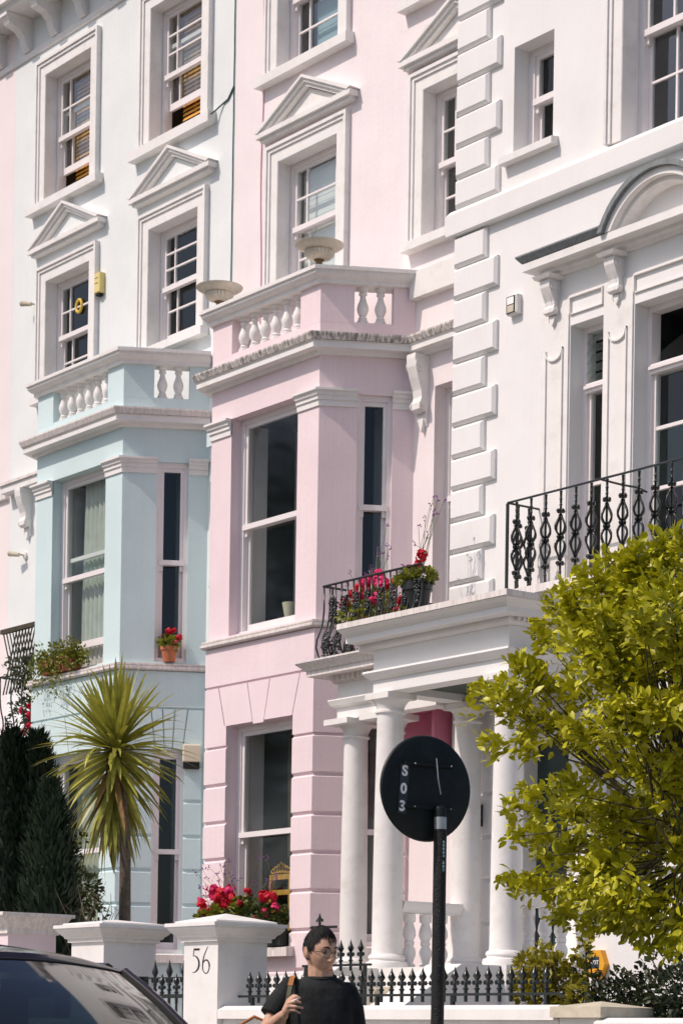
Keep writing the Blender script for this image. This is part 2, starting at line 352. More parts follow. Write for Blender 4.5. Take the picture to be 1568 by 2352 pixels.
def pediment(F, sc, z0, z1, hw, parent, tymp):
    m = MB(F); zb = z0+0.10
    m.box(sc-hw+0.07, sc+hw-0.07, -0.10, 0.02, z0, z0+0.04).box(sc-hw+0.02, sc+hw-0.02, -0.14, 0.02, z0+0.04, zb)
    for sg in (-1, 1):
        for t0, t1, out in ((0.0, 0.035, 0.15), (0.035, 0.075, 0.12), (0.075, 0.12, 0.085)):
            dz = z1-zb-0.02
            p = [(sc+sg*hw, zb-t0+0.02), (sc, z1-t0), (sc, z1-t1), (sc+sg*hw, zb-t1+0.02)]
            # clip the foot of the raking moulding on the level cornice
            k = hw/dz
            q = [(sc+sg*(hw-0.0), zb+0.02-t0*0.2), (sc, z1-t0), (sc, z1-t1), (sc+sg*(hw-t1*k*0.9), zb+0.001)] if t0 == 0 else [(sc+sg*(hw-t0*k*0.9), zb+0.001), (sc, z1-t0), (sc, z1-t1), (sc+sg*(hw-t1*k*0.9), zb+0.001)]
            m.ext_sz(q, -out, 0.02)
    o = m.build('pediment', TRIM, parent)
    k = hw/(z1-zb)
    MB(F).ext_sz([(sc-hw+0.14*k, zb), (sc+hw-0.14*k, zb), (sc, z1-0.135)], -0.02, 0.015).build('tympanum', tymp, o)
    return o
BALP = [(0.062, 0), (0.062, 0.045), (0.045, 0.055), (0.052, 0.075), (0.036, 0.095), (0.058, 0.145), (0.066, 0.185), (0.060, 0.225), (0.040, 0.275), (0.031, 0.315), (0.033, 0.335), (0.047, 0.345), (0.047, 0.362), (0.034, 0.370), (0.060, 0.395), (0.060, 0.43)]
def baluster_mesh(h, k=1.0, prof=None, name='baluster', m=None):
    p = prof or BALP; q = h/p[-1][1]
    b = MB(); b.lathe([(r*k, z*q) for r, z in p], 0, 0, 14)
    me = b.mesh(name, m or TRIM, True, (0, 0, 0)); auto(me, 50); return me
def console(F, s, w, z1, h, out, parent, name='console'):
    """scrolled bracket: top at z1, height h, projection out"""
    P = [(0.02, z1), (-out, z1), (-out*1.02, z1-0.06*h), (-out*0.98, z1-0.18*h), (-out*0.80, z1-0.33*h), (-out*0.55, z1-0.50*h), (-out*0.50, z1-0.60*h), (-out*0.62, z1-0.68*h), (-out*0.62, z1-0.77*h),
         (-out*0.42, z1-0.82*h), (-out*0.22, z1-0.80*h), (-out*0.20, z1-0.92*h), (-out*0.05, z1-h), (0.02, z1-h)]
    m = MB(F).ext_dz(P, s-w/2, s+w/2)
    m.ext_dz([(d*0.9-0.012, z) for d, z in P[1:10]]+[(d*0.9+0.03, z) for d, z in reversed(P[1:10])], s-w*0.22, s+w*0.22)
    for sg in (-1, 1):                                  # volutes on both cheeks
        for cd, cz, r in ((-out*0.62, z1-0.16*h, 0.10*h), (-out*0.42, z1-0.72*h, 0.075*h)):
            n = 12; pts = [(cd+r*math.cos(6.283*i/n), cz+r*math.sin(6.283*i/n)) for i in range(n)]
            m.ext_dz(pts, s+sg*w/2, s+sg*(w/2+0.012)); m.ext_dz([(cd+(x-cd)*0.5, cz+(z-cz)*0.5) for x, z in pts], s+sg*(w/2+0.012), s+sg*(w/2+0.022))
    m.ext_sz([(s-w*0.30, z1-0.86*h), (s+w*0.30, z1-0.86*h), (s+w*0.22, z1-0.98*h), (s, z1-1.08*h), (s-w*0.22, z1-0.98*h)], -0.05, 0.01)
    return m.build(name, TRIM, parent)

BK = (YM-YB)/math.tan(R(60)); CL = (YM-YB)/math.sin(R(60))
def bay(house, xl, wm, rev, gl_front, cfg):
    xr = xl+2.1
    path = [(xl-BK, YM), (xl, YB), (xr, YB), (xr+BK, YM)]
    F0 = Face(xl-BK, YM, 0.5, -math.sqrt(.75)); F1 = Face(xl, YB); F2 = Face(xr, YB, 0.5, math.sqrt(.75))
    c30 = 1.0
    # walls with openings
    ff, gf = (0.41, 1.71, 4.70, 7.24), (0.43, 1.73, 1.05, 3.64)
    cf, cg = (0.43, 0.827, 4.70, 7.20), (0.43, 0.827, 1.05, 3.60)
    body = MB()
    for F, L, hs in ((F0, CL, []), (F1, 2.1, [ff, gf]), (F2, CL, [cf, cg])):
        body.T = F; body.wall(0, L, GZ-0.03, 7.85, hs, 0.2)
    body.T = ID
    bw = body.build('bay_wall', wm, house, fixn=False)
    sash(F1, *ff, house, glass=gl_front, flare=0.0, depth=0.72, meet=cfg.get('meet', 0.5), lift=cfg.get('lift', 0), room=cfg.get('room'))
    sash(F1, *gf, house, glass=gl_front, flare=0.0, depth=0.72, meet=0.51, room=cfg.get('groom'))
    sash(F2, *cf, house, d=0.045, jamb=0.05, glass=GLASS, flare=0.0, depth=0.42, meet=0.5, th=0.2)
    sash(F2, *cg, house, d=0.045, jamb=0.05, glass=GLASS, flare=0.0, depth=0.42, meet=0.5, th=0.2)
    # capitals
    prof = [(-0.01, 7.05), (0.018, 7.05), (0.018, 7.115), (0.035, 7.12), (0.035, 7.16), (0.055, 7.17), (0.055, 7.20), (0.085, 7.215), (0.085, 7.24), (-0.01, 7.243)]
    def on(F, s): p = F(s, 0, 0); return (p[0], p[1])
    MB().sweep(prof, [on(F0, CL-0.43), (xl, YB), on(F1, 0.41)]).build('capital', TRIM, house)
    MB().sweep(prof, [on(F1, 1.71), (xr, YB), on(F2, 0.43)]).build('capital', TRIM, house)
    MB().sweep(prof, [on(F2, 0.827), on(F2, CL-0.004)]).build('capital', TRIM, house)
    # cornice of the bay
    ext = cfg.get('ext'); cp = path if ext is None else path+[(ext, YM)]
    MB().sweep([(-0.02, 7.615), (0.05, 7.615), (0.07, 7.65), (0.165, 7.66), (0.165, 7.725), (0.185, 7.735), (-0.02, 7.74)], cp).build('cornice', TRIM, house)
    MB().sweep([(-0.02, 7.741), (0.187, 7.741), (0.215, 7.80), (0.215, 7.82), (-0.02, 7.845)], cp).build('cornice_lip', cfg.get('lip', STAINL), house)
    # balustrade round the flat roof of the bay
    t = 0.17
    bs = MB(); bs.sweep([(-t, 7.83), (0, 7.83), (0, 8.0), (-t, 8.0)], path)
    piers = [[on(F0, CL-0.38), (xl, YB), on(F1, 0.39)], [on(F1, 1.73), (xr, YB), on(F2, 0.38)], [on(F2, 0.825), on(F2, CL-0.006)], [on(F0, 0.006), on(F0, 0.25)]]
    for p in piers: bs.sweep([(-t, 7.99), (0.001, 7.99), (0.001, 8.42), (-t, 8.42)], p)
    bo = bs.build('balustrade', wm, house)
    MB().sweep([(-t-0.05, 8.41), (0.05, 8.41), (0.05, 8.45), (0.09, 8.47), (0.125, 8.50), (0.125, 8.53), (0.15, 8.535), (0.15, 8.575), (-t-0.05, 8.59)], path[1:] if False else path).build('coping', cfg.get('coping', TRIM), bo)
    bm_ = baluster_mesh(0.42)
    for i in range(6): p = F1(0.515+0.212*i, t/2, 0); put(bm_, 'baluster', bo, (p[0], p[1], 7.995))
    for s in (0.485, 0.685): p = F2(s, t/2, 0); put(bm_, 'baluster', bo, (p[0], p[1], 7.995))
    for s in (0.40, 0.60): p = F0(s, t/2, 0); put(bm_, 'baluster', bo, (p[0], p[1], 7.995))
    MB().ext_sd([(path[i][0], path[i][1]+0.0) for i in range(4)], 7.80, 7.835).build('bay_roof', LEAD, house)
    # first floor sill and plain band
    MB().sweep([(-0.02, 4.585), (0.075, 4.585), (0.09, 4.60), (0.09, 4.63), (0.06, 4.635), (0.075, 4.65), (0.075, 4.665), (-0.10, 4.695)], path).build('sill_course', cfg.get('sillm', STAINL), house)
    MB().sweep([(-0.01, 4.125), (0.022, 4.125), (0.028, 4.132), (0.028, 4.575), (-0.01, 4.575)], path).build('plain_course', wm, house)
    # rusticated ground floor: separate blocks with open joints
    G = [GZ-0.02, -0.56, -0.115, 0.325, 0.77, 1.215, 1.655, 2.085, 2.515, 2.955, 3.405]
    def block(pth, z0, z1):
        MB().sweep([(-0.01, z0+0.012), (0.006, z0+0.012), (0.028, z0+0.03), (0.028, z1-0.03), (0.006, z1-0.012), (-0.01, z1-0.012)], pth).build('rustication_block', wm, house)
    e = 0.028*math.tan(R(30))
    for z0, z1 in zip(G[:-1], G[1:]):
        if z1 > 1.05:
            block([on(F0, CL-0.43), (xl, YB), on(F1, 0.43)], z0, z1)
            block([on(F1, 1.73), (xr, YB), on(F2, 0.43)], z0, z1)
            block([on(F2, 0.827), on(F2, CL-0.03)], z0, z1)
        else: block([(xl, YB), (xr, YB)], z0, z1) if z1 < 0.9 else None
    # flat arch of wedge-shaped voussoirs
    def vous(F, pts):
        MB(F).ext_sz(pts, -0.026, 0.005).build('voussoir', wm, house)
    g = 0.008; zt, zb = 4.105, 3.645
    J = [(0.262, 0.40), (0.843, 0.959), (1.284, 1.175), (1.858, 1.72)]
    vous(F1, [(-e, 3.42), (0.428, 3.42), (0.428, zb), (J[0][1]-g, zb), (J[0][0]-g, zt), (-e, zt)])
    for a, b, dz in ((J[0], J[1], 0), (J[1], J[2], 0.025), (J[2], J[3], 0)):
        vous(F1, [(a[1]+g, zb-dz), (b[1]-g, zb-dz), (b[0]-g, zt), (a[0]+g, zt)])
    vous(F1, [(J[3][1]+g, zb), (1.732, zb), (1.732, 3.42), (2.1+e, 3.42), (2.1+e, zt), (J[3][0]+g, zt)])
    J = [(0.40, 0.46), (0.545, 0.575), (0.70, 0.672), (0.86, 0.80)]
    vous(F2, [(-e, 3.42), (0.428, 3.42), (0.428, 3.605), (J[0][1]-g, 3.605), (J[0][0]-g, zt), (-e, zt)])
    for a, b in zip(J[:-1], J[1:]): vous(F2, [(a[1]+g, 3.605), (b[1]-g, 3.605), (b[0]-g, zt), (a[0]+g, zt)])
    vous(F2, [(J[3][1]+g, 3.605), (0.83, 3.605), (0.83, 3.42), (CL-0.03, 3.42), (CL-0.03, zt), (J[3][0]+g, zt)])
    sill(F1, 0.33, 1.83, 0.93, 1.048, house, 0.14, STAINL)
    sill(F2, 0.36, 0.90, 0.93, 1.048, house, 0.09, STAINL)
    return F0, F1, F2

def block_core(parent, x0, x1, ztop, m, y0):
    MB().box(x0, x1, y0, y0+7.5, GZ-0.03, ztop).build('rear_building', m, parent)

VB = (0.245, 0.815)
FM = Face(0, YM)
# ------------------------------------------------------------------ blue house
blue = thing('terraced_house', 'pale blue stucco house with canted bay, behind the spiky palm', 'house', (-26.7, YM, GZ))
A3, B3, A2, B2 = (-28.545, -27.345, 11.60, 13.38), (-25.875, -24.68, 11.62, 13.40), (-28.46, -27.31, 8.90, 10.48), (-25.85, -24.71, 8.95, 10.51)
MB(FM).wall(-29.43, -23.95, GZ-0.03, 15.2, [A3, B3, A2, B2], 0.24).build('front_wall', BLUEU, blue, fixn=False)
block_core(blue, -29.43, -23.95, 15.0, BLUE, YM+1.5)
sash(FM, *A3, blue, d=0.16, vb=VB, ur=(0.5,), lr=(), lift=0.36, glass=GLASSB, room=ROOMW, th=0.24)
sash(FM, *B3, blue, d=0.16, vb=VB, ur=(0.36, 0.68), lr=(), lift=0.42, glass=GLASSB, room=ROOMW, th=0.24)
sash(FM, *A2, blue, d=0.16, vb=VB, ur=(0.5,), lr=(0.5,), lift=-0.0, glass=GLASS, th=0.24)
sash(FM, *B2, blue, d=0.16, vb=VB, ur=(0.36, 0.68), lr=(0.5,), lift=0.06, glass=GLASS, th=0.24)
for w in (A3, B3):
    architrave(FM, *w, blue); sill(FM, w[0]-0.36, w[1]+0.31, 11.47, 11.60 if w is A3 else 11.62, blue)
for w in (A2, B2):
    architrave(FM, *w, blue); sill(FM, w[0]-0.25, w[1]+0.25, w[2]-0.12, w[2], blue)
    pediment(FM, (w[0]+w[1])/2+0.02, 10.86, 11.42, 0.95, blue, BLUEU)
def top_cornice(house, x0, x1, marks):
    MB().sweep([(-0.01, 13.76), (0.03, 13.76), (0.045, 13.83), (-0.01, 13.835)], [(x0, YM), (x1, YM)]).build('frieze_band', TRIM, house)
    c = MB(); c.sweep([(-0.01, 14.30), (0.44, 14.30), (0.46, 14.36), (0.52, 14.37), (0.52, 14.50), (0.60, 14.62), (0.60, 14.68), (-0.01, 14.70)], [(x0, YM), (x1, YM)])
    co = c.build('top_cornice', TRIM, house)
    for s in marks:
        m = MB(FM); P = [(0.01, 14.295), (-0.42, 14.295), (-0.43, 14.24), (-0.38, 14.15), (-0.24, 14.11), (-0.15, 14.03), (-0.12, 13.92), (-0.07, 13.84), (0.01, 13.84)]
        m.ext_dz(P, s-0.075, s+0.075).box(s-0.10, s+0.10, -0.45, 0.01, 14.245, 14.296)
        m.build('bracket', TRIM, co)
top_cornice(blue, -29.43, -23.95, [-29.03+0.745*i for i in range(7)])
BF0, BF1, BF2 = bay(blue, -27.06, BLUE, None, GLASS, dict(meet=0.485, lift=0.27, lip=STAINL))
# lower left of the house: door side with its own cornice, console and small porch
MB(FM).box(-29.40, -27.62, -0.17, 0.0, 7.66, 7.76).build('side_cornice', TRIM, blue)
MB(FM).box(-29.40, -27.62, -0.20, 0.0, 7.762, 7.80).build('side_cornice_lip', STAINL, blue)
console(FM, -28.86, 0.15, 7.655, 0.66, 0.20, blue)
bp = MB(); bp.box(-29.6, -27.62, 15.10, YM, 3.40, 3.60).box(-29.6, -27.72, 15.05, YM, 3.60, 3.76)
for i in range(13): bp.box(-29.58+0.14*i, -29.50+0.14*i, 15.0, 15.05, 3.69, 3.755)
bp.box(-29.7, -27.62, 14.80, YM, 3.762, 3.95)
bpo = bp.build('porch_entablature', WHITE, blue)
for x in (-29.3, -28.02): MB().lathe([(0.17, GZ), (0.17, 0.7), (0.14, 0.75), (0.135, 1.2), (0.115, 3.2), (0.16, 3.28), (0.17, 3.40)], x, 15.30, 20).build('column', TRIM, bpo, True)
MB(FM).box(-28.9, -28.1, -0.02, 0.03, GZ, 3.0).build('front_door', DOORM, blue)
# rain pipe between the bays and loose cables
px_, py_ = -24.15, YM-0.10
dp = MB(); dp.tube([(px_, py_, 7.35), (px_, py_, GZ)], 0.042, 12)
for z in (6.9, 5.6, 4.15, 2.9, 1.7): dp.lathe([(0.052, 0), (0.052, 0.09)], px_, py_, 12, z)
dp.ext_sd([(px_-0.09, py_-0.06), (px_+0.09, py_-0.06), (px_+0.09, py_+0.09), (px_-0.09, py_+0.09)], 7.35, 7.52)
dp.build('rain_pipe', PIPE, blue, True)
cb = MB()
cb.tube([(px_+0.07+0.012*math.sin(i*1.7), py_+0.02, 7.3-i*0.42) for i in range(20)], 0.007, 5)
cb.tube([(px_+0.13+0.02*math.sin(i*1.1+1), py_+0.03, 4.4-i*0.3) for i in range(15)], 0.012, 5)
cb.build('pipe_cable', CABLE, blue)
MB().tube([(-23.975, YM-0.012, 15.0-i*0.4) for i in range(6)]+[(-23.98+0.004*(i % 2), YM-0.012, 12.6-i*0.4) for i in range(12)], 0.007, 6).build('wall_cable', CABLE, blue)
MB().tube([(-24.36, YM-0.09, 11.55), (-24.3, YM-0.05, 11.60), (-24.2, YM-0.012, 11.66), (-24.1, YM-0.012, 11.68), (-23.98, YM-0.012, 11.80)], 0.011, 6).build('branch_cable', CABLE, blue)

# ------------------------------------------------------------------ far rose house (only its edge shows)
rose = thing('terraced_house', 'pale rose house whose edge shows at the far left of the photo', 'house', (-33, YM, GZ))
MB(FM).wall(-36.0, -29.431, GZ-0.03, 15.2, [(-31.9, -30.7, 8.9, 10.5), (-31.9, -30.7, 11.6, 13.4)], 0.24).build('front_wall', ROSE, rose, fixn=False)
block_core(rose, -36, -29.431, 15.0, ROSE, YM+1.5)
for z in (8.9, 11.6): sash(FM, -31.9, -30.7, z, z+(1.6 if z < 10 else 1.8), rose, d=0.16, vb=VB, ur=(0.5,), lr=(0.5,), th=0.24)
top_cornice(rose, -36.0, -29.435, [-29.775-0.745*i for i in range(8)])
MB().sweep([(-0.01, 7.62), (0.06, 7.63), (0.07, 7.70), (-0.01, 7.72)], [(-36, YM), (-29.44, YM)]).build('string_course', TRIM, rose)

# ------------------------------------------------------------------ pink house
pink = thing('terraced_house', 'pale pink stucco house with two fluted urns on its bay balustrade', 'house', (-21.2, YM, GZ))
C3, C2, D2, D1, D3 = (-23.06, -21.845, 11.69, 13.42), (-23.0, -21.83, 8.95, 10.58), (-20.26, -19.08, 8.94, 10.60), (-20.01, -18.98, 4.15, 7.25), (-20.3, -19.08, 11.69, 13.42)
DG = (-19.55, -18.75, 0.75, 2.95)
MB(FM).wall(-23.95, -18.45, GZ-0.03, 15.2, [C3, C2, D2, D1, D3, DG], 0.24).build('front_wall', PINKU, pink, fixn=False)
block_core(pink, -23.95, -18.45, 15.0, PINK, YM+1.5)
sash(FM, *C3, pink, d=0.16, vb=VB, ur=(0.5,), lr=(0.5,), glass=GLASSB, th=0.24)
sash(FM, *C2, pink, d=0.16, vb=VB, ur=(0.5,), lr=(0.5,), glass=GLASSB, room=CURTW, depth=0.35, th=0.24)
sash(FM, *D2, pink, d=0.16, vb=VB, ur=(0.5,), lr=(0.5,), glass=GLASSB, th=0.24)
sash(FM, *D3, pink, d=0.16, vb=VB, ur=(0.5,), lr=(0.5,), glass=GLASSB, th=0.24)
sash(FM, *D1, pink, d=0.16, vb=(0.43,), ur=(), lr=(), meet=0.6, glass=GLASS, th=0.24)
for w in (C3, D3): architrave(FM, *w, pink); sill(FM, w[0]-0.33, w[1]+0.28, 11.555, 11.688, pink)
for w in (C2, D2):
    architrave(FM, *w, pink); sill(FM, w[0]-0.25, w[1]+0.25, w[2]-0.12, w[2]-0.001, pink)
    pediment(FM, (w[0]+w[1])/2+0.02, 10.87, 11.42, 0.95, pink, TRIM)
top_cornice(pink, -23.94, -18.45, [-23.58+0.745*i for i in range(7)])
PF0, PF1, PF2 = bay(pink, -23.0, PINK, None, GLASS, dict(meet=0.50, lip=STAIN, coping=TRIM, ext=-18.55, sillm=STAINL, room=ROOM, groom=ROOM))
MB(FM).box(-20.36, -18.5, -0.10, 0.0, 8.27, 8.56).build('plinth_course', TRIM, pink)
console(FM, -20.19, 0.15, 7.61, 0.78, 0.20, pink)
MB().tube([(-23.36+0.02*math.sin(i*0.9), YM-0.01, 15-i*0.37) for i in range(18)], 0.008, 5).build('wall_cable', PINKR, pink)
# pink porch
def entab(parent, x0, x1, yf, yb, z0, lev, mats, name, left_open=False):
    """classical entablature on three sides: lev = (architrave top, moulding top, frieze top, cornice top)"""
    P = [(x0, yb), (x0, yf), (x1, yf), (x1, yb)]
    a, mo, fr, co = lev
    e = MB(); e.sweep([(-0.20, z0), (0, z0), (0, a), (-0.20, a)], P)
    e.sweep([(-0.20, a+0.001), (0.02, a+0.001), (0.05, a+0.02), (0.075, mo-0.012), (0.07, mo), (-0.2, mo)], P)
    e.sweep([(-0.20, mo), (0.0, mo), (0.0, fr), (-0.20, fr)], P)
    o = e.build(name, mats[0], parent)
    MB().box(x0+0.15, x1-0.15, yf+0.15, yb, a-0.02, a+0.02).build('porch_ceiling', DPINK, o)
    h = co-fr; w = 0.33
    c = MB(); c.sweep([(-0.2, fr+0.001), (0.02, fr+0.001), (0.05, fr+0.03*h/0.25), (0.06, fr+0.07), (-0.2, fr+0.07)], P)
    c.sweep([(-0.2, fr+0.071), (w*0.72, fr+0.071), (w*0.72, fr+0.125), (w*0.78, fr+0.13), (w*0.84, fr+0.16), (w*0.97, fr+0.195), (w*0.97, fr+0.205), (-0.2, fr+0.205)], P)
    c.build('porch_cornice', mats[1], o)
    MB().sweep([(-0.2, fr+0.206), (w, fr+0.206), (w, co), (-0.2, co+0.01)], P).build('cornice_top', mats[2], o)
    d = MB(); n = int((x1-x0)/0.085)
    for i in range(n): q = x0+(x1-x0)*(i+0.25)/n; d.box(q, q+0.045, yf-0.105, yf-0.055, fr+0.012, fr+0.069)
    n = int((yb-yf)/0.085)
    for i in range(n):
        q = yf+(yb-yf)*(i+0.25)/n
        d.box(x1+0.055, x1+0.105, q, q+0.045, fr+0.012, fr+0.069).box(x0-0.105, x0-0.055, q, q+0.045, fr+0.012, fr+0.069)
    dm = d.build('dentils', mats[1], o); dm['kind'] = 'stuff'
    MB().box(x0+0.1, x1-0.1, yf+0.1, yb, co-0.06, co-0.012).build('porch_roof', LEAD, o)
    return o
def column(parent, x, y, z0, z1, r, ab=0.18, base=True, m=None, aboff=0.0):
    c = MB(); h = z1-z0
    pr = [(r*1.42, z0), (r*1.48, z0+0.03), (r*1.42, z0+0.065), (r*1.2, z0+0.075), (r*1.18, z0+0.09), (r*1.28, z0+0.105), (r*1.22, z0+0.13), (r*1.06, z0+0.145)] if base else []
    pr += [(r*1.03, z0+0.17), (r*1.02, z0+h*0.3), (r*0.97, z0+h*0.6), (r*0.89, z1-0.22), (r*0.90, z1-0.20), (r*1.02, z1-0.19), (r*1.02, z1-0.17), (r*0.92, z1-0.165), (r*0.93, z1-0.14), (r*1.05, z1-0.10), (r*1.28, z1-0.06)]
    c.lathe(pr, x, y, 28)
    co = c.build('column', m or TRIM, parent, True)
    MB().box(x-ab, x+ab, y-ab-aboff, y+ab, z1-0.06, z1).build('abacus', m or TRIM, co)
    return co
pp = entab(pink, -19.70, -18.08, 15.10, YM, 3.37, (3.50, 3.585, 3.76, 3.985), (TRIM, STAINL, STAINL), 'porch')
column(pp, -19.56, 15.25, 0.72, 3.368, 0.14, 0.20, aboff=0.08)
column(pp, onY(898, 1800, 15.25).x, 15.25, 0.72, 3.368, 0.14, 0.20, aboff=0.08)
MB().box(-18.78, -18.53, YM-0.12, YM-0.031, 0.72, 2.5).build('door_pilaster', TRIM, pink)
MB().box(-19.95, -18.1, 15.0, YM, GZ-0.03, 0.72).build('porch_base', WHITE, pink)
MB().box(-19.62, -18.45, 15.90, 15.95, 3.08, 3.478).build('door_surround_panel', DPINK, pink)
MB().box(-18.56, -18.52, 15.45, YM-0.04, 2.70, 3.48).build('porch_side_panel', DPINK, pink)
MB().sweep([(-0.05, 2.98), (0.03, 2.98), (0.05, 3.02), (0.06, 3.07), (-0.05, 3.078)], [(-19.62, 15.95), (-19.62, 15.90), (-18.45, 15.90)]).build('door_head_moulding', PINKR, pink)
dg = MB(FM).box(DG[0], DG[1], 0.18, 0.24, DG[2], DG[3]).build('front_door', DOORM, pink)
# ------------------------------------------------------------------ white house
FWH = Face(0, YW)
white = thing('terraced_house', 'white stucco house with alternating corner quoins and round-arched window head', 'house', (-15.5, YW, GZ))
WS, WU, L1, C1, R1, DD = (-17.665, -17.085, 8.90, 9.97), (-16.10, -14.76, 8.575, 10.75), (-16.786, -16.325, 4.36, 6.98), (-15.905, -14.955, 4.36, 6.98), (-14.535, -14.075, 4.36, 6.98), (-17.36, -16.72, 0.74, 2.98)
MB(FWH).wall(-18.47, -11.0, GZ-0.03, 13.0, [WS, WU, L1, C1, R1, DD], 0.25).build('front_wall', WHITE, white, fixn=False)
MB().box(-18.47, -18.44, YW+0.001, YM+0.2, GZ-0.03, 13.0).build('return_wall', WHITE, white)
block_core(white, -18.44, -11.0, 13.0, WHITE, YW+1.6)
sash(FWH, *WS, white, d=0.19, jamb=0.09, meet=0.5, th=0.25, flare=0.1)
sash(FWH, *WU, white, d=0.19, vb=(0.37, 0.85), ur=(0.5,), lr=(0.5,), meet=0.48, glass=GLASSB, th=0.25)
def casement(w, split, vb, rows, louvre=False):
    s0, s1, z0, z1 = w; d = 0.19; f = MB(FWH)
    f.box(s0, s0+0.055, d-0.02, d+0.1, z0, z1).box(s1-0.055, s1, d-0.02, d+0.1, z0, z1).box(s0+0.055, s1-0.055, d-0.02, d+0.1, z1-0.055, z1).box(s0+0.055, s1-0.055, d-0.02, d+0.1, z0, z0+0.09)
    f.box(s0+0.055, s1-0.055, d-0.035, d+0.1, split-0.045, split+0.045).box(s0+0.055, s1-0.055, d-0.06, d-0.035, split-0.012, split+0.02)
    f.box(s0+0.055, s0+0.095, d+0.01, d+0.07, z0+0.09, split-0.045).box(s1-0.095, s1-0.055, d+0.01, d+0.07, z0+0.09, split-0.045)
    zs = [z0+0.09]+rows+[split-0.045]
    for z in rows: f.box(s0+0.095, s1-0.095, d+0.015, d+0.06, z-0.017, z+0.017)
    o = f.build('window', JOINERY, white)
    for a, b in zip(zs[:-1], zs[1:]): MB(FWH).add([(s0+0.095, d+0.04, a), (s1-0.095, d+0.04, a), (s1-0.095, d+0.04, b), (s0+0.095, d+0.04, b)], [(0, 1, 2, 3)]).build('pane', GLASS, o)
    if louvre:
        n = 5
        for i in range(n):
            za = split+0.05+(z1-0.06-split-0.05)*i/n; h = (z1-0.06-split-0.05)/n
            MB(FWH).add([(s0+0.056, d-0.03, za), (s1-0.056, d-0.03, za), (s1-0.056, d+0.07, za+h*1.15), (s0+0.056, d+0.07, za+h*1.15), (s0+0.056, d-0.025, za-0.006), (s1-0.056, d-0.025, za-0.006), (s1-0.056, d+0.075, za+h*1.15-0.006), (s0+0.056, d+0.075, za+h*1.15-0.006)],
                        [(0, 1, 2, 3), (7, 6, 5, 4), (0, 4, 5, 1), (2, 6, 7, 3), (1, 5, 6, 2), (3, 7, 4, 0)]).build('louvre_slat', GLASSB, o)
    else:
        a = 0.22                                         # hopper light tipped open inwards
        MB(FWH).add([(s0+0.06, d+0.03, split+0.05), (s1-0.06, d+0.03, split+0.05), (s1-0.06, d+0.03+a, z1-0.10), (s0+0.06, d+0.03+a, z1-0.10)], [(0, 1, 2, 3)]).build('pane', GLASS, o)
    rm = MB(FWH); e = 0.02
    oo = [(s0, z0), (s1, z0), (s1, z1), (s0, z1)]; t = 0.292
    vs = [(s, t, z) for s, z in oo]+[(s, t+1.0, z) for s, z in oo]
    rm.add(vs, [(i, (i+1) % 4, 4+(i+1) % 4, 4+i) for i in range(4)]+[(4, 5, 6, 7)]).build('room_recess', ROOM, o)
casement(L1, 6.38, (), [5.45], True); casement(C1, 6.38, (), [5.82, 5.25]); casement(R1, 6.38, (), [5.45], True)
architrave(FWH, *WU, white, 0.20)
sill(FWH, -17.78, -17.0, 8.80, 8.89, white, 0.10)
# string course
MB().sweep([(-0.01, 8.275), (0.075, 8.275), (0.085, 8.29), (0.085, 8.50), (0.05, 8.545), (-0.01, 8.56)], [(-18.515, YW+0.3), (-18.515, YW), (-11.0, YW)]).build('string_course', WHITE, white)
# quoins
qz = [8.275-0.3262*i for i in range(0, 14)]
rows_ = [(b, a, i % 2 == 1) for i, (a, b) in enumerate(zip(qz[:-1], qz[1:]))]
q2 = [8.56, 8.865, 9.19, 9.515, 9.84, 10.165, 10.50, 10.83, 11.15]
rows_ += [(a, b, i % 2 == 0) for i, (a, b) in enumerate(zip(q2[:-1], q2[1:]))]
for z0, z1, lg in rows_:
    x1 = -17.845 if lg else -18.015
    MB().cbox(-18.515, x1, YW-0.055, YW+0.28, z0+0.012, z1-0.012, 0.028).build('quoin', WHITE, white)
# ground floor rustication beside the door
for i in range(6):
    z0 = 0.76+0.438*i
    MB().cbox(-18.44, -17.80, YW-0.03, YW+0.01, z0+0.012, z0+0.426, 0.02).build('rustication_block', WHITE, white)
    MB().cbox(-15.95, -15.2, YW-0.03, YW+0.01, z0+0.012, z0+0.426, 0.02).build('rustication_block', WHITE, white)
# three-light window: pilaster strips, panels, entablature, consoles and arch
for a, b, pa, pb in ((-17.19, -16.80, -17.10, -16.875), (-16.31, -15.92, -16.225, -15.995), (-14.94, -14.55, -14.865, -14.635), (-14.06, -13.67, -13.985, -13.76)):
    m = MB(FWH); m.box(a, b, -0.018, 0.01, 4.36, 7.26)
    m.box(pa-0.01, pa, -0.036, -0.017, 4.6, 6.79).box(pb, pb+0.01, -0.036, -0.017, 4.6, 6.79)
    n = 10; cx, hw = (pa+pb)/2, (pb-pa)/2+0.01
    arc = [(cx-hw+2*hw*i/n, 6.79-0.10*math.sqrt(max(0, 1-((i-n/2)/(n/2))**2))) for i in range(n+1)]
    m.ext_sz(arc+[(x, z-0.018) for x, z in reversed(arc)], -0.04, -0.017)
    m.build('pilaster', TRIM, white)
for a, b in ((-16.80, -16.31), (-15.92, -14.94), (-14.55, -14.06)):
    m = MB(FWH)
    m.box(a+0.012, b-0.012, -0.03, 0.01, 7.24, 7.255).box(a+0.012, b-0.012, -0.02, 0.01, 7.08, 7.092).box(a+0.012, a+0.024, -0.03, 0.01, 7.092, 7.24).box(b-0.024, b-0.012, -0.03, 0.01, 7.092, 7.24)
    m.build('frieze_panel', TRIM, white)
EX0, EX1 = -17.02, -13.84
RP = [(EX0, YW+0.02), (EX0, YW), (EX1, YW), (EX1, YW+0.02)]
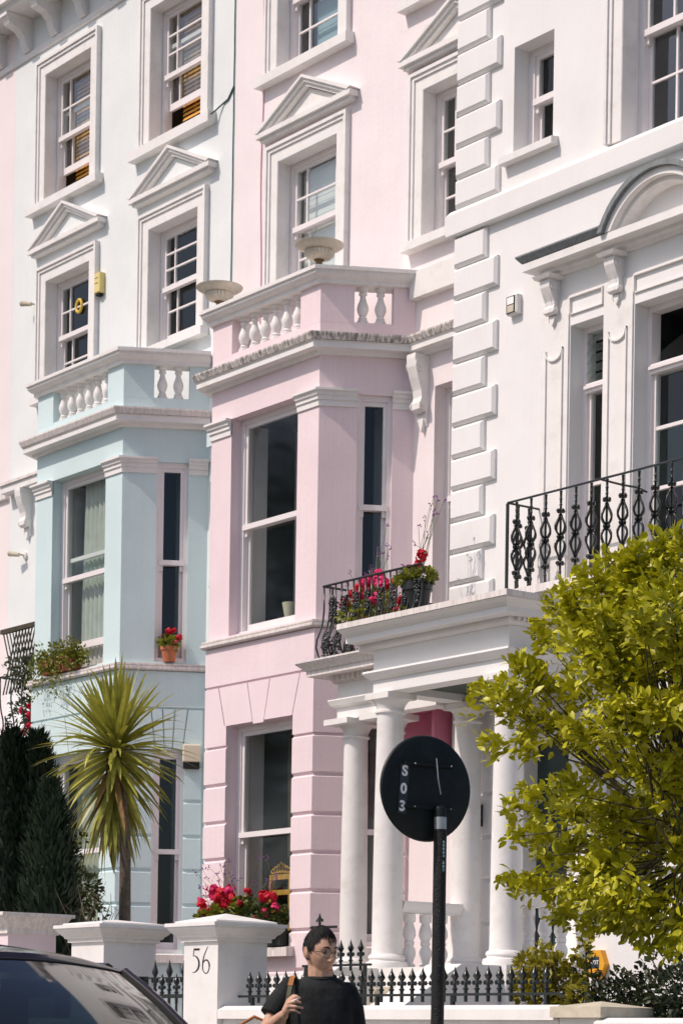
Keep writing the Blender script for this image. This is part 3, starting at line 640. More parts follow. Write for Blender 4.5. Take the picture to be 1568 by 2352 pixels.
MB().sweep([(-0.01, 7.49), (0.03, 7.49), (0.05, 7.52), (0.09, 7.53), (0.10, 7.56), (0.23, 7.565), (0.23, 7.64), (-0.01, 7.645)], RP).build('window_cornice', TRIM, white)
acx, acz, AR = -15.43, 7.337, 0.775
MB().sweep([(-0.01, 7.646), (0.235, 7.646), (0.28, 7.70), (0.28, 7.715), (-0.01, 7.745)], [(EX0, YW+0.02), (EX0, YW), (acx-0.66, YW)]).build('cornice_flashing', LEAD, white)
MB().sweep([(-0.01, 7.646), (0.235, 7.646), (0.28, 7.70), (0.28, 7.715), (-0.01, 7.745)], [(acx+0.66, YW), (EX1, YW), (EX1, YW+0.02)]).build('cornice_flashing', LEAD, white)
def arc_ring(r0, r1, d0, d1, n=22):
    a0 = math.asin(min(1, 0.66/r1)); pts = []
    A = [math.acos(min(1, (7.647-acz)/r1))*(1-2*i/n) for i in range(n+1)]
    o = [(acx-r1*math.sin(t), acz+r1*math.cos(t)) for t in A]
    B = [math.acos(min(1, (7.647-acz)/r0))*(1-2*i/n) for i in range(n+1)]
    q = [(acx-r0*math.sin(t), acz+r0*math.cos(t)) for t in B]
    m = MB(FWH)
    for i in range(n): m.ext_sz([o[i], o[i+1], q[i+1], q[i]], d0, d1)
    return m
arc_ring(0.735, 0.785, -0.28, 0.01).build('arch_flashing', LEAD, white)
arc_ring(0.665, 0.733, -0.235, 0.01).build('arch_moulding', TRIM, white)
arc_ring(0.625, 0.664, -0.16, 0.01).build('arch_inner_moulding', TRIM, white)
for s in (-17.005, -16.115, -14.745, -13.865):
    MB(FWH).sweep([(-0.01, 7.455), (0.02, 7.455), (0.04, 7.487), (-0.01, 7.488)], [(s-0.085, 0.01), (s-0.085, -0.17), (s+0.085, -0.17), (s+0.085, 0.01)]).box(s-0.08, s+0.08, -0.165, 0.01, 7.45, 7.486).build('console_cap', TRIM, white)
    console(FWH, s, 0.13, 7.448, 0.40, 0.15, white)
# balcony slab at first floor
bs = MB(); bs.box(-17.26, -13.2, 15.12, YW, 4.30, 4.375).box(-17.20, -13.2, 15.2, YW, 4.18, 4.30)
bs.build('balcony_slab', STAINL, white)
# white porch
wp = MB(); X0, X1, YF = -18.03, -16.05, 14.26
P = [(X0, YW), (X0, YF), (X1, YF), (X1, YW)]
wp.sweep([(-0.22, 3.39), (0, 3.39), (0, 3.515), (-0.22, 3.515)], P)
wp.sweep([(-0.22, 3.516), (0.02, 3.516), (0.05, 3.54), (0.08, 3.58), (0.075, 3.60), (-0.22, 3.60)], P).sweep([(-0.22, 3.60), (0, 3.60), (0, 3.81), (-0.22, 3.81)], P)
porch = wp.build('porch', WHITE, white)
MB().box(X0+0.18, X1-0.18, YF+0.18, YW, 3.46, 3.50).build('porch_ceiling', mat('dark_green_ceiling', (0.07, 0.095, 0.085), 0.7), porch)  # ceiling in one even dark grey-green
P2 = [(X0-0.17, YF), (X1, YF), (X1, YW)]
c = MB(); c.sweep([(-0.2, 3.811), (0.03, 3.811), (0.06, 3.83), (0.065, 3.845), (-0.2, 3.845)], P2)
c.sweep([(-0.2, 3.875), (0.22, 3.875), (0.22, 3.925), (0.235, 3.935), (0.265, 3.96), (0.32, 3.985), (0.32, 3.995), (-0.2, 3.995)], P2).build('porch_cornice', WHITE, porch)
MB().sweep([(-0.2, 3.996), (0.335, 3.996), (0.335, 4.05), (-0.2, 4.06)], P2).build('cornice_top', STAINL, porch)
d = MB(); d.sweep([(-0.2, 3.846), (0.06, 3.846), (0.06, 3.874), (-0.2, 3.874)], P2)
for i in range(22): q = YF+0.02+0.063*i; d.box(X1+0.06, X1+0.10, q, q+0.034, 3.84, 3.874)
d.build('dentil_band', WHITE, porch)
MB().box(X0-0.1, X1+0.1, YF+0.1, YW, 4.0, 4.045).build('porch_roof', LEAD, porch)
for x, y in ((-17.93, 14.40), (-16.19, 14.40), (-17.93, 15.40), (-16.19, 15.46)): column(porch, x, y, 0.70, 3.388, 0.145, 0.18)
RB = [(0.055, 0), (0.055, 0.05), (0.035, 0.06), (0.042, 0.09), (0.060, 0.15), (0.058, 0.19), (0.036, 0.245), (0.046, 0.25), (0.046, 0.285), (0.036, 0.29), (0.060, 0.345), (0.055, 0.40), (0.037, 0.46), (0.036, 0.475), (0.052, 0.48), (0.055, 0.52), (0.055, 0.56)]
rb = baluster_mesh(0.545, 1.12, RB, 'porch_baluster', WHITE)
for x, y1, n in ((-17.93, 15.27, 3), (-16.19, 15.33, 3)):
    h = MB(); h.sweep([(-0.09, 1.26), (0.09, 1.26), (0.09, 1.285), (0.10, 1.30), (0.12, 1.345), (0.12, 1.37), (-0.09, 1.385)], [(x, 14.52), (x, y1)]).box(x-0.12, x-0.085, 14.52, y1, 1.30, 1.375)
    ho = h.build('handrail', WHITE, porch)
    for i in range(n): put(rb, 'baluster', ho, (x, 14.68+0.205*i, 0.705))
st = MB(); st.box(-18.25, -15.86, 14.12, YW, GZ-0.03, 0.70)
st.build('porch_base', WHITE, white)
for i in range(9):
    z1 = 0.70-0.195*(i+1); MB().box(-17.70, -16.42, 14.12-0.27*(i+1), 14.119-0.27*i, GZ-0.03, z1).build('step', STONE, white)
for x0, x1 in ((-18.2, -17.71), (-16.41, -15.93)):
    MB().ext_dz([(14.119, GZ), (14.119, 0.695), (13.65, 0.695), (12.55, 0.05), (12.1, 0.05), (12.1, GZ)], x0, x1).build('stair_wall', WHITE, white)
    MB().box(x0+0.05, x1-0.05, 12.15, 14.1, GZ-0.03, GZ+0.03).build('footing', STONE, white)
MB(FWH).box(DD[0], DD[1], 0.18, 0.24, DD[2], DD[3]).build('front_door', DOORM, white)
dpn = [d for d in ()]
for zc in (1.25, 2.25):
    for sc in (-17.20, -16.88): MB(FWH).box(sc-0.10, sc+0.10, 0.165, 0.181, zc-0.33, zc+0.33).build('door_panel', DOORM, white)
# ground-floor return of the next porch, right of the tree
nb = MB(); nb.box(-15.3, -12.6, 14.6, YW, GZ-0.03, 1.0).box(-14.6, -14.1, 14.75, YW, 1.0, 1.55).box(-14.65, -14.05, 14.70, YW, 1.55, 1.63)
nb.build('side_plinth', WHITE, white)

# ------------------------------------------------------------------ garden walls and gate piers
def gate_pier(x0, w, y0, zc, ztop, m, label, capm=None, pyramid=True, grp='gate piers along the pavement'):
    t = thing('gate_pier', label, 'gate pier', (x0+w/2, y0+w/2, GZ), grp)
    MB().box(x0, x0+w, y0, y0+w, GZ-0.02, zc).build('shaft', m, t)
    L = [(x0, y0), (x0+w, y0), (x0+w, y0+w), (x0, y0+w)]
    c = MB(); q = ztop-zc
    if pyramid:
        c.sweep([(-0.1, zc), (0.025, zc), (0.025, zc+0.028), (0.045, zc+0.034), (0.05, zc+0.05), (0.075, zc+0.07), (0.10, zc+0.10), (0.10, zc+0.115), (0.115, zc+0.117), (0.115, zc+0.145), (-0.1, zc+0.145)], L, True)
        e = 0.055; k = zc+0.146
        c.add([(x0-e, y0-e, k), (x0+w+e, y0-e, k), (x0+w+e, y0+w+e, k), (x0-e, y0+w+e, k), (x0-e, y0-e, k+0.016), (x0+w+e, y0-e, k+0.016), (x0+w+e, y0+w+e, k+0.016), (x0-e, y0+w+e, k+0.016), (x0+w/2, y0+w/2, ztop)],
              [(0, 1, 5, 4), (1, 2, 6, 5), (2, 3, 7, 6), (3, 0, 4, 7), (4, 5, 8), (5, 6, 8), (6, 7, 8), (7, 4, 8), (3, 2, 1, 0)])
    else:
        c.sweep([(-0.1, zc), (0.02, zc), (0.02, zc+0.05), (0.05, zc+0.07), (0.10, zc+0.15), (0.125, zc+0.155), (0.125, zc+0.185), (-0.1, zc+0.19)], L, True).box(x0, x0+w, y0, y0+w, zc, zc+0.188)
    c.build('cap', capm or TRIM, t)
    return t
p56 = gate_pier(-15.51, 0.47, 10.40, 0.755, 0.985, TRIM, 'white gate pier numbered 56 with pyramid cap')
gate_pier(-17.225, 0.515, 10.40, 0.79, 0.99, TRIM, 'white unnumbered gate pier with pyramid cap behind the car roof')
gate_pier(-18.80, 0.49, 10.40, 0.90, 1.1, PINK, 'pink gate pier with flared weathered cap at far left', STAINL, False)
# the painted number: two slender old-style figures cut from variable-width strokes
def stroke(pts, wid, T, out=0.0015):
    b = MB(T); n = len(pts); L = []; Rr = []
    for i in range(n):
        d = Vector(pts[min(i+1, n-1)])-Vector(pts[max(i-1, 0)]); d.normalize(); nn = Vector((-d.y, d.x)); w = wid[i]/2
        L.append((pts[i][0]+nn.x*w, pts[i][1]+nn.y*w)); Rr.append((pts[i][0]-nn.x*w, pts[i][1]-nn.y*w))
    for i in range(n-1): b.ext_sz([L[i], L[i+1], Rr[i+1], Rr[i]], -out, 0.0)
    return b
FP = Face(-15.39, 10.3985)
def arcp(cx, cz, rx, rz, a0, a1, n): return [(cx+rx*math.cos(R(a0+(a1-a0)*i/n)), cz+rz*math.sin(R(a0+(a1-a0)*i/n))) for i in range(n+1)]
five = stroke([(0.018, 0.695), (0.098, 0.695)], [0.014, 0.014], FP)
five.__class__.__call__ if False else None
b2 = stroke([(0.020, 0.700), (0.013, 0.640)], [0.007, 0.007], FP); five.v += []; k = len(five.v); five.v += b2.v; five.f += [tuple(i+k for i in f) for f in b2.f]; five.mi += b2.mi
ap = arcp(0.012, 0.580, 0.082, 0.066, 82, -95, 16); b3 = stroke(ap, [0.004+0.016*math.sin(math.pi*min(1, (i/16)*1.1))**1.2 for i in range(17)], FP); k = len(five.v); five.v += b3.v; five.f += [tuple(i+k for i in f) for f in b3.f]; five.mi += b3.mi
INK = mat('black_sign_paint', (0.012, 0.012, 0.016), 0.5)
five.build('numeral_five', INK, p56)
six = stroke([(0.215, 0.715), (0.185, 0.68), (0.16, 0.64), (0.147, 0.60), (0.143, 0.565)]+arcp(0.190, 0.560, 0.047, 0.055, 180, 360, 12)+arcp(0.190, 0.560, 0.047, 0.050, 0, 150, 10), [0.003, 0.006, 0.009, 0.012, 0.013]+[0.012-0.006*math.sin(math.pi*i/12) for i in range(13)]+[0.014*(1-i/11)+0.003 for i in range(11)], FP)
six.build('numeral_six', INK, p56)
def garden_wall(x0, x1, y, ztop, label, cap_h=0.10, m=None):
    t = thing('garden_wall', label, 'wall', ((x0+x1)/2, y+0.15, GZ))
    MB().box(x0+0.001, x1-0.001, y+0.05, y+0.31, GZ-0.02, ztop-cap_h).build('wall_face', m or TRIM, t)
    MB().sweep([(-0.30, ztop-cap_h), (0.0, ztop-cap_h), (0.0, ztop-0.03), (-0.06, ztop), (-0.30, ztop), (-0.36, ztop-0.03), (-0.36, ztop-cap_h)], [(x0, y), (x1, y)]).build('coping', m or TRIM, t)
    return t
gw = garden_wall(-15.035, -11.22, 10.40, 0.25, 'low white garden wall with moulded coping behind the man')
gp = thing('wall_end_pier', 'squat cream stone pier ending the white garden wall', 'pier', (-11.0, 10.6, GZ))
MB().box(-11.18, -10.80, 10.42, 10.80, GZ-0.02, 0.165).build('shaft', TRIM, gp)
MB().add([(-11.21, 10.36, 0.166), (-10.74, 10.36, 0.166), (-10.74, 10.83, 0.166), (-11.21, 10.83, 0.166), (-11.21, 10.36, 0.235), (-10.74, 10.36, 0.235), (-10.74, 10.83, 0.235), (-11.21, 10.83, 0.235), (-10.975, 10.595, 0.275)],
         [(0, 1, 5, 4), (1, 2, 6, 5), (2, 3, 7, 6), (3, 0, 4, 7), (4, 5, 8), (5, 6, 8), (6, 7, 8), (7, 4, 8), (3, 2, 1, 0)]).build('cap', STONE, gp)
garden_wall(-10.79, -5.0, 10.35, 0.165, 'lower white garden wall at the bottom right below the hedge', 0.08)
garden_wall(-18.30, -17.226, 10.45, 0.15, 'white garden wall hidden behind the dark car')
# ---- iron railings
def spear_mesh(h, name='spike'):
    m = MB()
    m.lathe([(0.0095, -0.06), (0.0095, 0.02), (0.015, 0.025), (0.015, 0.033), (0.009, 0.038), (0.009, 0.062), (0.014, 0.066), (0.012, 0.078), (0.009, h*0.52), (0.012, h*0.55), (0.0195, h*0.66), (0.0205, h*0.68), (0.014, h*0.78), (0.007, h*0.9), (0.0008, h*1.06)], 0, 0, 8)
    for a in (0, math.pi):
        c, s = math.cos(a), math.sin(a)
        m.tube([(0.004*c, 0.004*s, h*0.34), (0.014*c, 0.014*s, h*0.45), (0.022*c, 0.022*s, h*0.47), (0.027*c, 0.027*s, h*0.40), (0.022*c, 0.022*s, h*0.33)], [0.006, 0.008, 0.009, 0.009, 0.006], 6)
    m.v = [(x*1.4, y*1.4, z) for x, y, z in m.v]
    me = m.mesh(name, IRON, True, (0, 0, 0)); auto(me, 50); return me
sp = spear_mesh(0.175)
fence = thing('railing', 'black iron railing with spear and scroll finials along the white garden wall', 'railing', (-13.1, 10.6, 0.25))
fb = MB(); fb.box(-15.03, -11.36, 10.588, 10.612, 0.318, 0.336); fb.ball((-11.35, 10.6, 0.327), 0.02)
fb.build('rail', IRON, fence)
for x in (-14.85, -13.3, -12.46, -11.50): MB().box(x-0.012, x+0.012, 10.586, 10.614, 0.235, 0.318).build('post', IRON, fence)
for i in range(30): put(sp, 'spike', fence, (-14.885+0.1165*i, 10.6, 0.336), (0, 0, random.uniform(-0.06, 0.06)))
gate = thing('iron_gate', 'black iron gate with tall and short spear bars between the white piers', 'gate', (-16.1, 10.62, GZ))
MB().box(-16.50, -16.42, 10.58, 10.66, GZ-0.02, 0.50).build('gate_post', IRON, gate)
for z in (0.487, 0.335, 0.02, -0.9): MB().box(-16.42, -15.53, 10.61, 10.63, z-0.008 if z > 0.4 else z-0.016, z+0.004 if z > 0.4 else z+0.016).build('rail', IRON, gate)
sp2 = spear_mesh(0.26, 'gate_spike')
for i in range(4):
    x = -16.26+0.213*i
    MB().lathe([(0.013, GZ+0.06), (0.013, 0.36)], x, 10.62, 8).build('bar', IRON, gate); put(sp2, 'bar_finial', gate, (x, 10.62, 0.36))
    if i < 3:
        x += 0.1065; MB().lathe([(0.011, 0.02), (0.011, 0.33)], x, 10.62, 8).build('bar', IRON, gate); put(sp, 'bar_finial', gate, (x, 10.62, 0.335))
        MB().tube([(x+0.05*math.cos(R(a)), 10.62, 0.10+0.05*math.sin(R(a))) for a in range(0, 361, 30)], 0.009, 6).build('ring', IRON, gate)
# steps up to the pink porch: curved white side wall and its railing
sw = thing('stair_side_wall', 'white curved side wall of the pink porch steps behind the man', 'wall', (-17.2, 13.3, GZ))
WS_ = [(-17.75, GZ), (-17.75, 0.25), (-17.70, 0.42), (-17.58, 0.54), (-17.42, 0.60), (-17.0, 0.61), (-16.2, 0.58), (-16.2, GZ)]
SWF = Face(-0.75, 13.2)
MB(SWF).ext_sz(WS_, 0, 0.22).build('wall_face', WHITE, sw)
hr = thing('handrail', 'black iron stair railing with spear finials right of the man', 'railing', (-16.2, 12.5, GZ))
b = MB(); b.box(-16.75, -15.78, 12.488, 12.512, 0.64, 0.66)
b.build('rail', IRON, hr)
for x in (-16.7, -15.86): MB().box(x-0.013, x+0.013, 12.486, 12.514, GZ-0.03, 0.64).build('post', IRON, hr)
sp3 = spear_mesh(0.2, 'stair_spike')
for i in range(6): put(sp3, 'spike', hr, (-16.62+0.14*i, 12.5, 0.66))
# newel with fleur-de-lis on the landing
nw = thing('handrail', 'black iron rail with fleur-de-lis finial just above the man\'s head', 'railing', (-17.4, 13.3, GZ))
c = onY((1000+872/3.136)*.5742, (3650+190/3.136)*.5742, 13.31)
m = MB(); m.tube([(c.x-0.16, 13.31, c.z), (c.x-0.12, 13.31, c.z+0.003), (c.x+0.26, 13.31, c.z)], [0.004, 0.016, 0.014], 8); m.build('rail', IRON, nw)
m = MB(); m.lathe([(0.012, 0.0), (0.012, 0.03), (0.02, 0.035), (0.012, 0.045), (0.016, 0.09), (0.006, 0.125), (0.001, 0.14)], c.x, 13.31, 8, c.z)
for s in (-1, 1): m.tube([(c.x, 13.31, c.z+0.045), (c.x+s*0.025, 13.31, c.z+0.085), (c.x+s*0.042, 13.31, c.z+0.075), (c.x+s*0.042, 13.31, c.z+0.052)], [0.008, 0.012, 0.011, 0.007], 6)
m.build('finial', IRON, nw, True)
for x in (c.x,): MB().box(x-0.012, x+0.012, 13.298, 13.322, 0.5, c.z).build('post', IRON, nw)

# ------------------------------------------------------------------ iron balconies
def cast_baluster(h):
    m = MB(); r = 0.0125
    m.lathe([(r, 0), (r, 0.10*h), (r*1.5, 0.105*h), (r, 0.115*h), (r*0.9, 0.16*h), (r*1.4, 0.165*h), (r*0.9, 0.175*h), (r*0.9, 0.84*h), (r*1.5, 0.845*h), (r, 0.855*h), (r, 0.905*h), (r*1.5, 0.91*h), (r, 0.92*h), (r, h-0.012), (r*1.25, h-0.012), (r*1.25, h)], 0, 0, 7)
    for z in (0.205, 0.78):
        for a in range(4): m.ball((0.030*math.cos(a*1.5708), 0.030*math.sin(a*1.5708), z*h), 0.021, 6, 4)
    for z in (0.495,):
        for a in range(4): m.ball((0.026*math.cos(a*1.5708), 0.026*math.sin(a*1.5708), z*h), 0.019, 6, 4)
    for a in range(4):
        cc, ss = math.cos(a*1.5708), math.sin(a*1.5708)
        for za, zb, flip in ((0.24, 0.48, 0), (0.51, 0.74, 1)):
            pts = []
            for i in range(8):
                t = i/7; q = t if not flip else 1-t
                rr = 0.010+0.054*math.sin(math.pi*q**1.5)
                pts.append((rr*cc, rr*ss, (za+(zb-za)*t)*h))
            m.tube(pts, 0.0105, 5)
    me = m.mesh('cast_baluster', IRON, True, (0, 0, 0)); return me
bal = thing('balcony_railing', 'black cast-iron railing of lyre-shaped balusters on the white house balcony', 'railing', (-15.4, 15.22, 4.38))
BH = 0.865; cbm = cast_baluster(BH); zt = 4.385+BH
m = MB(); m.tube([(-17.18, 15.22, zt+0.008), (-13.6, 15.22, zt+0.008)], 0.0115, 6); m.tube([(-17.18, 15.22, zt+0.008), (-17.18, YW-0.01, zt+0.008)], 0.0115, 6)
m.tube([(-15.87, 15.22, zt+0.0), (-15.83, 15.45, zt-0.02), (-15.72, 15.52, zt-0.05), (-15.70, YW-0.01, zt-0.08)], 0.011, 6)
m.build('top_rail', IRON, bal)
MB().box(-17.192, -17.168, 15.208, 15.232, 4.376, zt).build('corner_post', IRON, bal)
for i in range(16): put(cbm, 'baluster', bal, (-17.047+0.2083*i, 15.22, 4.378), (0, 0, random.uniform(-.1, .1)))
for y in (15.36, 15.50): put(cbm, 'baluster', bal, (-17.18, y, 4.378))
# bowed balcony on the pink porch
bow = thing('balcony_railing', 'black bow-fronted iron railing with grape panels around the pink porch flowers', 'railing', (-19.0, 15.0, 4.0))
def bowbar(hz):
    P = [(0.0, 0.0), (-0.055, 0.07), (-0.085, 0.15), (-0.075, 0.24), (-0.03, 0.34), (0.0, 0.44), (0.012, 0.56), (0.010, hz)]
    m = MB(); m.tube([(0, y, z) for y, z in P], 0.0105, 6); return m.mesh('bow_bar', IRON, True, (0, 0, 0))
def grape(seed, a, b):
    rr = random.Random(seed); m = MB()
    for i in range(75):
        z = rr.uniform(0, 1); w = (0.018+0.036*z) if a else (0.05-0.02*abs(z-0.5))
        x = rr.uniform(-w, w); zz = b[0]+(b[1]-b[0])*z
        yy = -0.085 if zz < 0.2 else (-0.085+(zz-0.2)*0.35 if zz < 0.44 else 0.0)
        m.ball((x, yy+rr.uniform(-0.012, 0.012), zz), rr.uniform(0.008, 0.015), 5, 3)
    return m.mesh('grape_panel', IRON, True, (0, 0, 0))
zb, BHh = 3.985, 0.81
bb = bowbar(BHh); gts = [grape(i, True, (0.42, 0.68)) for i in range(3)]; gls = [grape(i+9, False, (0.04, 0.30)) for i in range(3)]
xa, xb, yf = -19.84, -18.22, 15.0
n = 16
for i in range(n+1):
    x = xa+(xb-xa)*i/n; put(bb, 'bar', bow, (x, yf, zb))
    if i < n and i % 2 == 1:
        put(gts[i % 3], 'grape_panel', bow, (x+(xb-xa)/n/2, yf, zb)); put(gls[i % 3], 'grape_panel', bow, (x+(xb-xa)/n/2, yf, zb))
for i in range(1, 13):
    y = yf+1.5*i/13
    put(bb, 'bar', bow, (xa, y, zb), (0, 0, -math.pi/2))
    if i % 2 == 1:
        put(gts[i % 3], 'grape_panel', bow, (xa, y+0.06, zb), (0, 0, -math.pi/2)); put(gls[i % 3], 'grape_panel', bow, (xa, y+0.06, zb), (0, 0, -math.pi/2))
m = MB(); m.tube([(xb, yf, zb+BHh), (xa, yf, zb+BHh), (xa, YM-0.05, zb+BHh)], 0.0125, 6); m.build('top_rail', IRON, bow)
# dark balcony at the far left, on the blue porch
fl = thing('balcony_railing', 'black balcony railing with trellis at the far left above the blue porch', 'railing', (-28.8, 14.95, 3.95))
for i in range(9): put(bb, 'bar', fl, (-29.55+0.2275*i, 15.0, 3.945))
for i in range(8): put((gts+gls)[i % 6], 'grape_panel', fl, (-29.44+0.2275*i, 15.0, 3.945))
for i in range(1, 10):
    put(bb, 'bar', fl, (-27.58, 15.0+0.165*i, 3.945), (0, 0, math.pi/2))
    if i % 2: put((gts+gls)[i % 6], 'grape_panel', fl, (-27.58, 15.08+0.165*i, 3.945), (0, 0, math.pi/2))
m = MB(); m.tube([(-29.6, 15.01, 4.755), (-27.58, 15.01, 4.755), (-27.58, YM, 4.755)], 0.0125, 6); m.build('top_rail', IRON, fl)
tw = mat('dark_trellis_wood', (0.05, 0.045, 0.03), 0.8, 0.2, 10)
m = MB(); 
for i in range(9):
    for sg in (-1, 1):
        m.tube([(-28.95+0.085*i, 16.3+0.006*sg, 4.75 if sg > 0 else 5.62), (-28.95+0.085*i+0.36, 16.3+0.006*sg, 5.62 if sg > 0 else 4.75)], 0.012, 4)
m.build('trellis', tw, fl); MB().box(-28.02, -27.96, 16.26, 16.34, 3.945, 5.85).build('trellis_post', tw, fl); MB().box(-29.0, -27.96, 16.27, 16.33, 5.60, 5.66).build('trellis_rail', tw, fl)
# ------------------------------------------------------------------ foliage tools
def leaf_mat(name, col, tr=0.35, rnd=0.25, hue=0.02, rough=0.45, trcol=None):
    return mat(name, col, rough, 0.32, 13, 0, 60, 0.4, tr=tr, trcol=trcol, rnd=rnd, hue=hue)
MAGN = leaf_mat('yellow_green_leaf', (0.38, 0.37, 0.014), 0.20, 0.4, 0.03, 0.40, (0.42, 0.42, 0.014))
BUSHM = leaf_mat('golden_bush_leaf', (0.38, 0.34, 0.03), 0.32, 0.3, 0.025)
HEDGE = leaf_mat('dark_hedge_leaf', (0.035, 0.05, 0.022), 0.15, 0.3)
CONIF = leaf_mat('dark_conifer_spray', (0.016, 0.034, 0.016), 0.06, 0.3, 0.01, 0.6)
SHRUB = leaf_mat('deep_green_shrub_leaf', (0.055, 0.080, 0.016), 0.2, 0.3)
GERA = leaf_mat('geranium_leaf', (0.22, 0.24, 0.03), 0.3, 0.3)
SILV = leaf_mat('silver_green_leaf', (0.22, 0.26, 0.15), 0.25, 0.3)
CORD = leaf_mat('sword_leaf_green', (0.36, 0.36, 0.075), 0.26, 0.5, 0.03, 0.36, (0.38, 0.37, 0.05))
DRY = leaf_mat('dry_leaf', (0.30, 0.18, 0.07), 0.2, 0.3)
BARK = mat('grey_brown_bark', (0.12, 0.095, 0.07), 0.9, 0.3, 20, 0.6, 40)
TWIG = mat('dark_twig', (0.06, 0.05, 0.03), 0.85, 0.2, 20)
RED = mat('crimson_petal', (0.62, 0.008, 0.035), 0.6, 0.3, 40, tr=0.25)
HOT = mat('magenta_pink_petal', (0.75, 0.03, 0.17), 0.6, 0.3, 40, tr=0.25)
LILAC = mat('lilac_petal', (0.30, 0.10, 0.38), 0.6, 0.3, 40, tr=0.2)
def frame_of(n):
    n = Vector(n).normalized(); a = n.orthogonal().normalized(); return n, a, n.cross(a)
def add_leaf(m, p, d, up, L, W, fold=0.25, curl=0.25, seg=4):
    """ovate leaf: base p, direction d, blade normal up"""
    d = Vector(d).normalized(); s = d.cross(Vector(up)).normalized()
    if s.length < 1e-4: s = d.orthogonal().normalized()
    n = s.cross(d).normalized(); vs = []; fs = []
    for i in range(seg+1):
        t = i/seg; w = W*(math.sin(math.pi*(0.03+0.94*t**1.12))**0.62)*0.5
        c = Vector(p)+d*(L*t)-n*(curl*L*t*t)
        vs += [tuple(c-s*w+n*(w*fold)), tuple(c), tuple(c+s*w+n*(w*fold))]
    for i in range(seg):
        k = i*3; fs += [(k, k+3, k+4, k+1), (k+1, k+4, k+5, k+2)]
    m.add(vs, fs)
def rv(rr, s=1.0): return Vector((rr.gauss(0, s), rr.gauss(0, s), rr.gauss(0, s)))
def clump(m, rr, c, r, n, L, W, bias=(0, 0, 0.3), sc=(1, 1, 1), shell=0.5):
    for _ in range(n):
        v = rv(rr).normalized(); q = (shell+(1-shell)*rr.random())**0.6 if shell else rr.random()**0.33
        p = Vector(c)+Vector((v.x*sc[0], v.y*sc[1], v.z*sc[2]))*r*q
        d = v+Vector(bias)+rv(rr, 0.45); k = rr.uniform(0.7, 1.25)
        add_leaf(m, p, d, rv(rr, 0.6)+Vector((0, 0, 1)), L*k, W*k, rr.uniform(0.1, 0.4), rr.uniform(0.0, 0.5), 2 if L < 0.06 else 3)
def flower_head(m, rr, c, r, n=16, pr=0.014):
    for _ in range(n):
        v = rv(rr).normalized()*r*rr.uniform(0.55, 1.0); p = Vector(c)+v; nn, a, b = frame_of(v+rv(rr, 0.01))
        k = pr*rr.uniform(0.8, 1.4); vs = [tuple(p+nn*k*0.4)]
        for i in range(5): t = 6.283*i/5; vs.append(tuple(p+(a*math.cos(t)+b*math.sin(t))*k+nn*rr.uniform(-0.2, 0.4)*k))
        m.add(vs, [(0, 1+i, 1+(i+1) % 5) for i in range(5)])

# ------------------------------------------------------------------ big-leaved tree at the right
rr = random.Random(21)
TB = Vector((onY(1640, 1900, 11.9).x, 11.9, GZ))
tree = thing('magnolia_tree', 'big-leaved yellow-green tree hiding the right half of the white porch', 'tree', TB)
tk = MB(); tk.tube([TB, TB+Vector((-0.03, 0, 0.9)), TB+Vector((-0.12, -0.03, 1.7)), TB+Vector((-0.18, -0.05, 2.4)), TB+Vector((-0.15, 0, 3.2))], [0.085, 0.075, 0.06, 0.05, 0.03], 10)
# leafy tufts: pixel targets give direction, depth comes from the tree's own spread around its trunk
OUT = [(1090, 1565, .16), (1120, 1590, .2), (1150, 1550, .25), (1115, 1680, .1), (1180, 1500, .2), (1215, 1430, .2), (1225, 1530, .35), (1180, 1620, .3), (1190, 1680, .2), (1260, 1360, .25), (1300, 1330, .3), (1345, 1300, .3), (1385, 1270, .3), (1440, 1240, .25), (1500, 1225, .3), (1560, 1215, .3),
       (1300, 1440, .5), (1380, 1400, .6), (1460, 1360, .6), (1540, 1320, .6), (1280, 1560, .5), (1360, 1520, .7), (1450, 1480, .7), (1540, 1450, .7), (1250, 1640, .4), (1320, 1640, .6), (1400, 1620, .8), (1500, 1600, .8), (1570, 1560, .8),
       (1170, 1830, .12), (1200, 1800, .2), (1250, 1790, .3), (1300, 1770, .4), (1360, 1740, .6), (1440, 1720, .7), (1530, 1700, .8), (1180, 1890, .12), (1230, 1880, .25), (1290, 1850, .4), (1240, 1950, .15), (1300, 1920, .35), (1360, 1850, .6), (1440, 1820, .8), (1530, 1800, .8),
       (1155, 2000, .12), (1200, 2010, .22), (1250, 2020, .3), (1300, 2030, .4), (1260, 2080, .25), (1330, 2090, .4), (1390, 2040, .6), (1400, 2110, .45), (1450, 1960, .8), (1460, 2080, .7), (1540, 1900, .9), (1540, 2020, .9), (1530, 2110, .6), (1490, 2160, .35), (1550, 2170, .4), (1420, 1900, .8), (1360, 1960, .6), (1600, 1700, .9), (1610, 1900, .9), (1610, 1500, .8), (1610, 2100, .6), (1440, 2140, .35), (1330, 1980, .4)]
PROTO = []
for k in range(6):
    m = MB(); add_leaf(m, (0, 0, 0), (1, 0, 0), (0, 0, 1), 1.0, 0.46, 0.10+0.10*k, -0.05+0.11*k, 7); PROTO.append(m.mesh('leaf', MAGN, True, (0, 0, 0)))
cand = []; limbs = MB(); core = Vector((TB.x-0.1, TB.y, 1.4))
for _ in range(30): OUT.append((rr.uniform(1310, 1600), rr.uniform(1330, 2100), rr.uniform(.45, .85)))
for _ in range(34): OUT.append((rr.uniform(1600, 1790), rr.uniform(1320, 2080), rr.uniform(.5, .85)))
for _ in range(16): OUT.append((rr.uniform(1400, 1600), rr.uniform(1250, 1500), rr.uniform(.4, .8)))
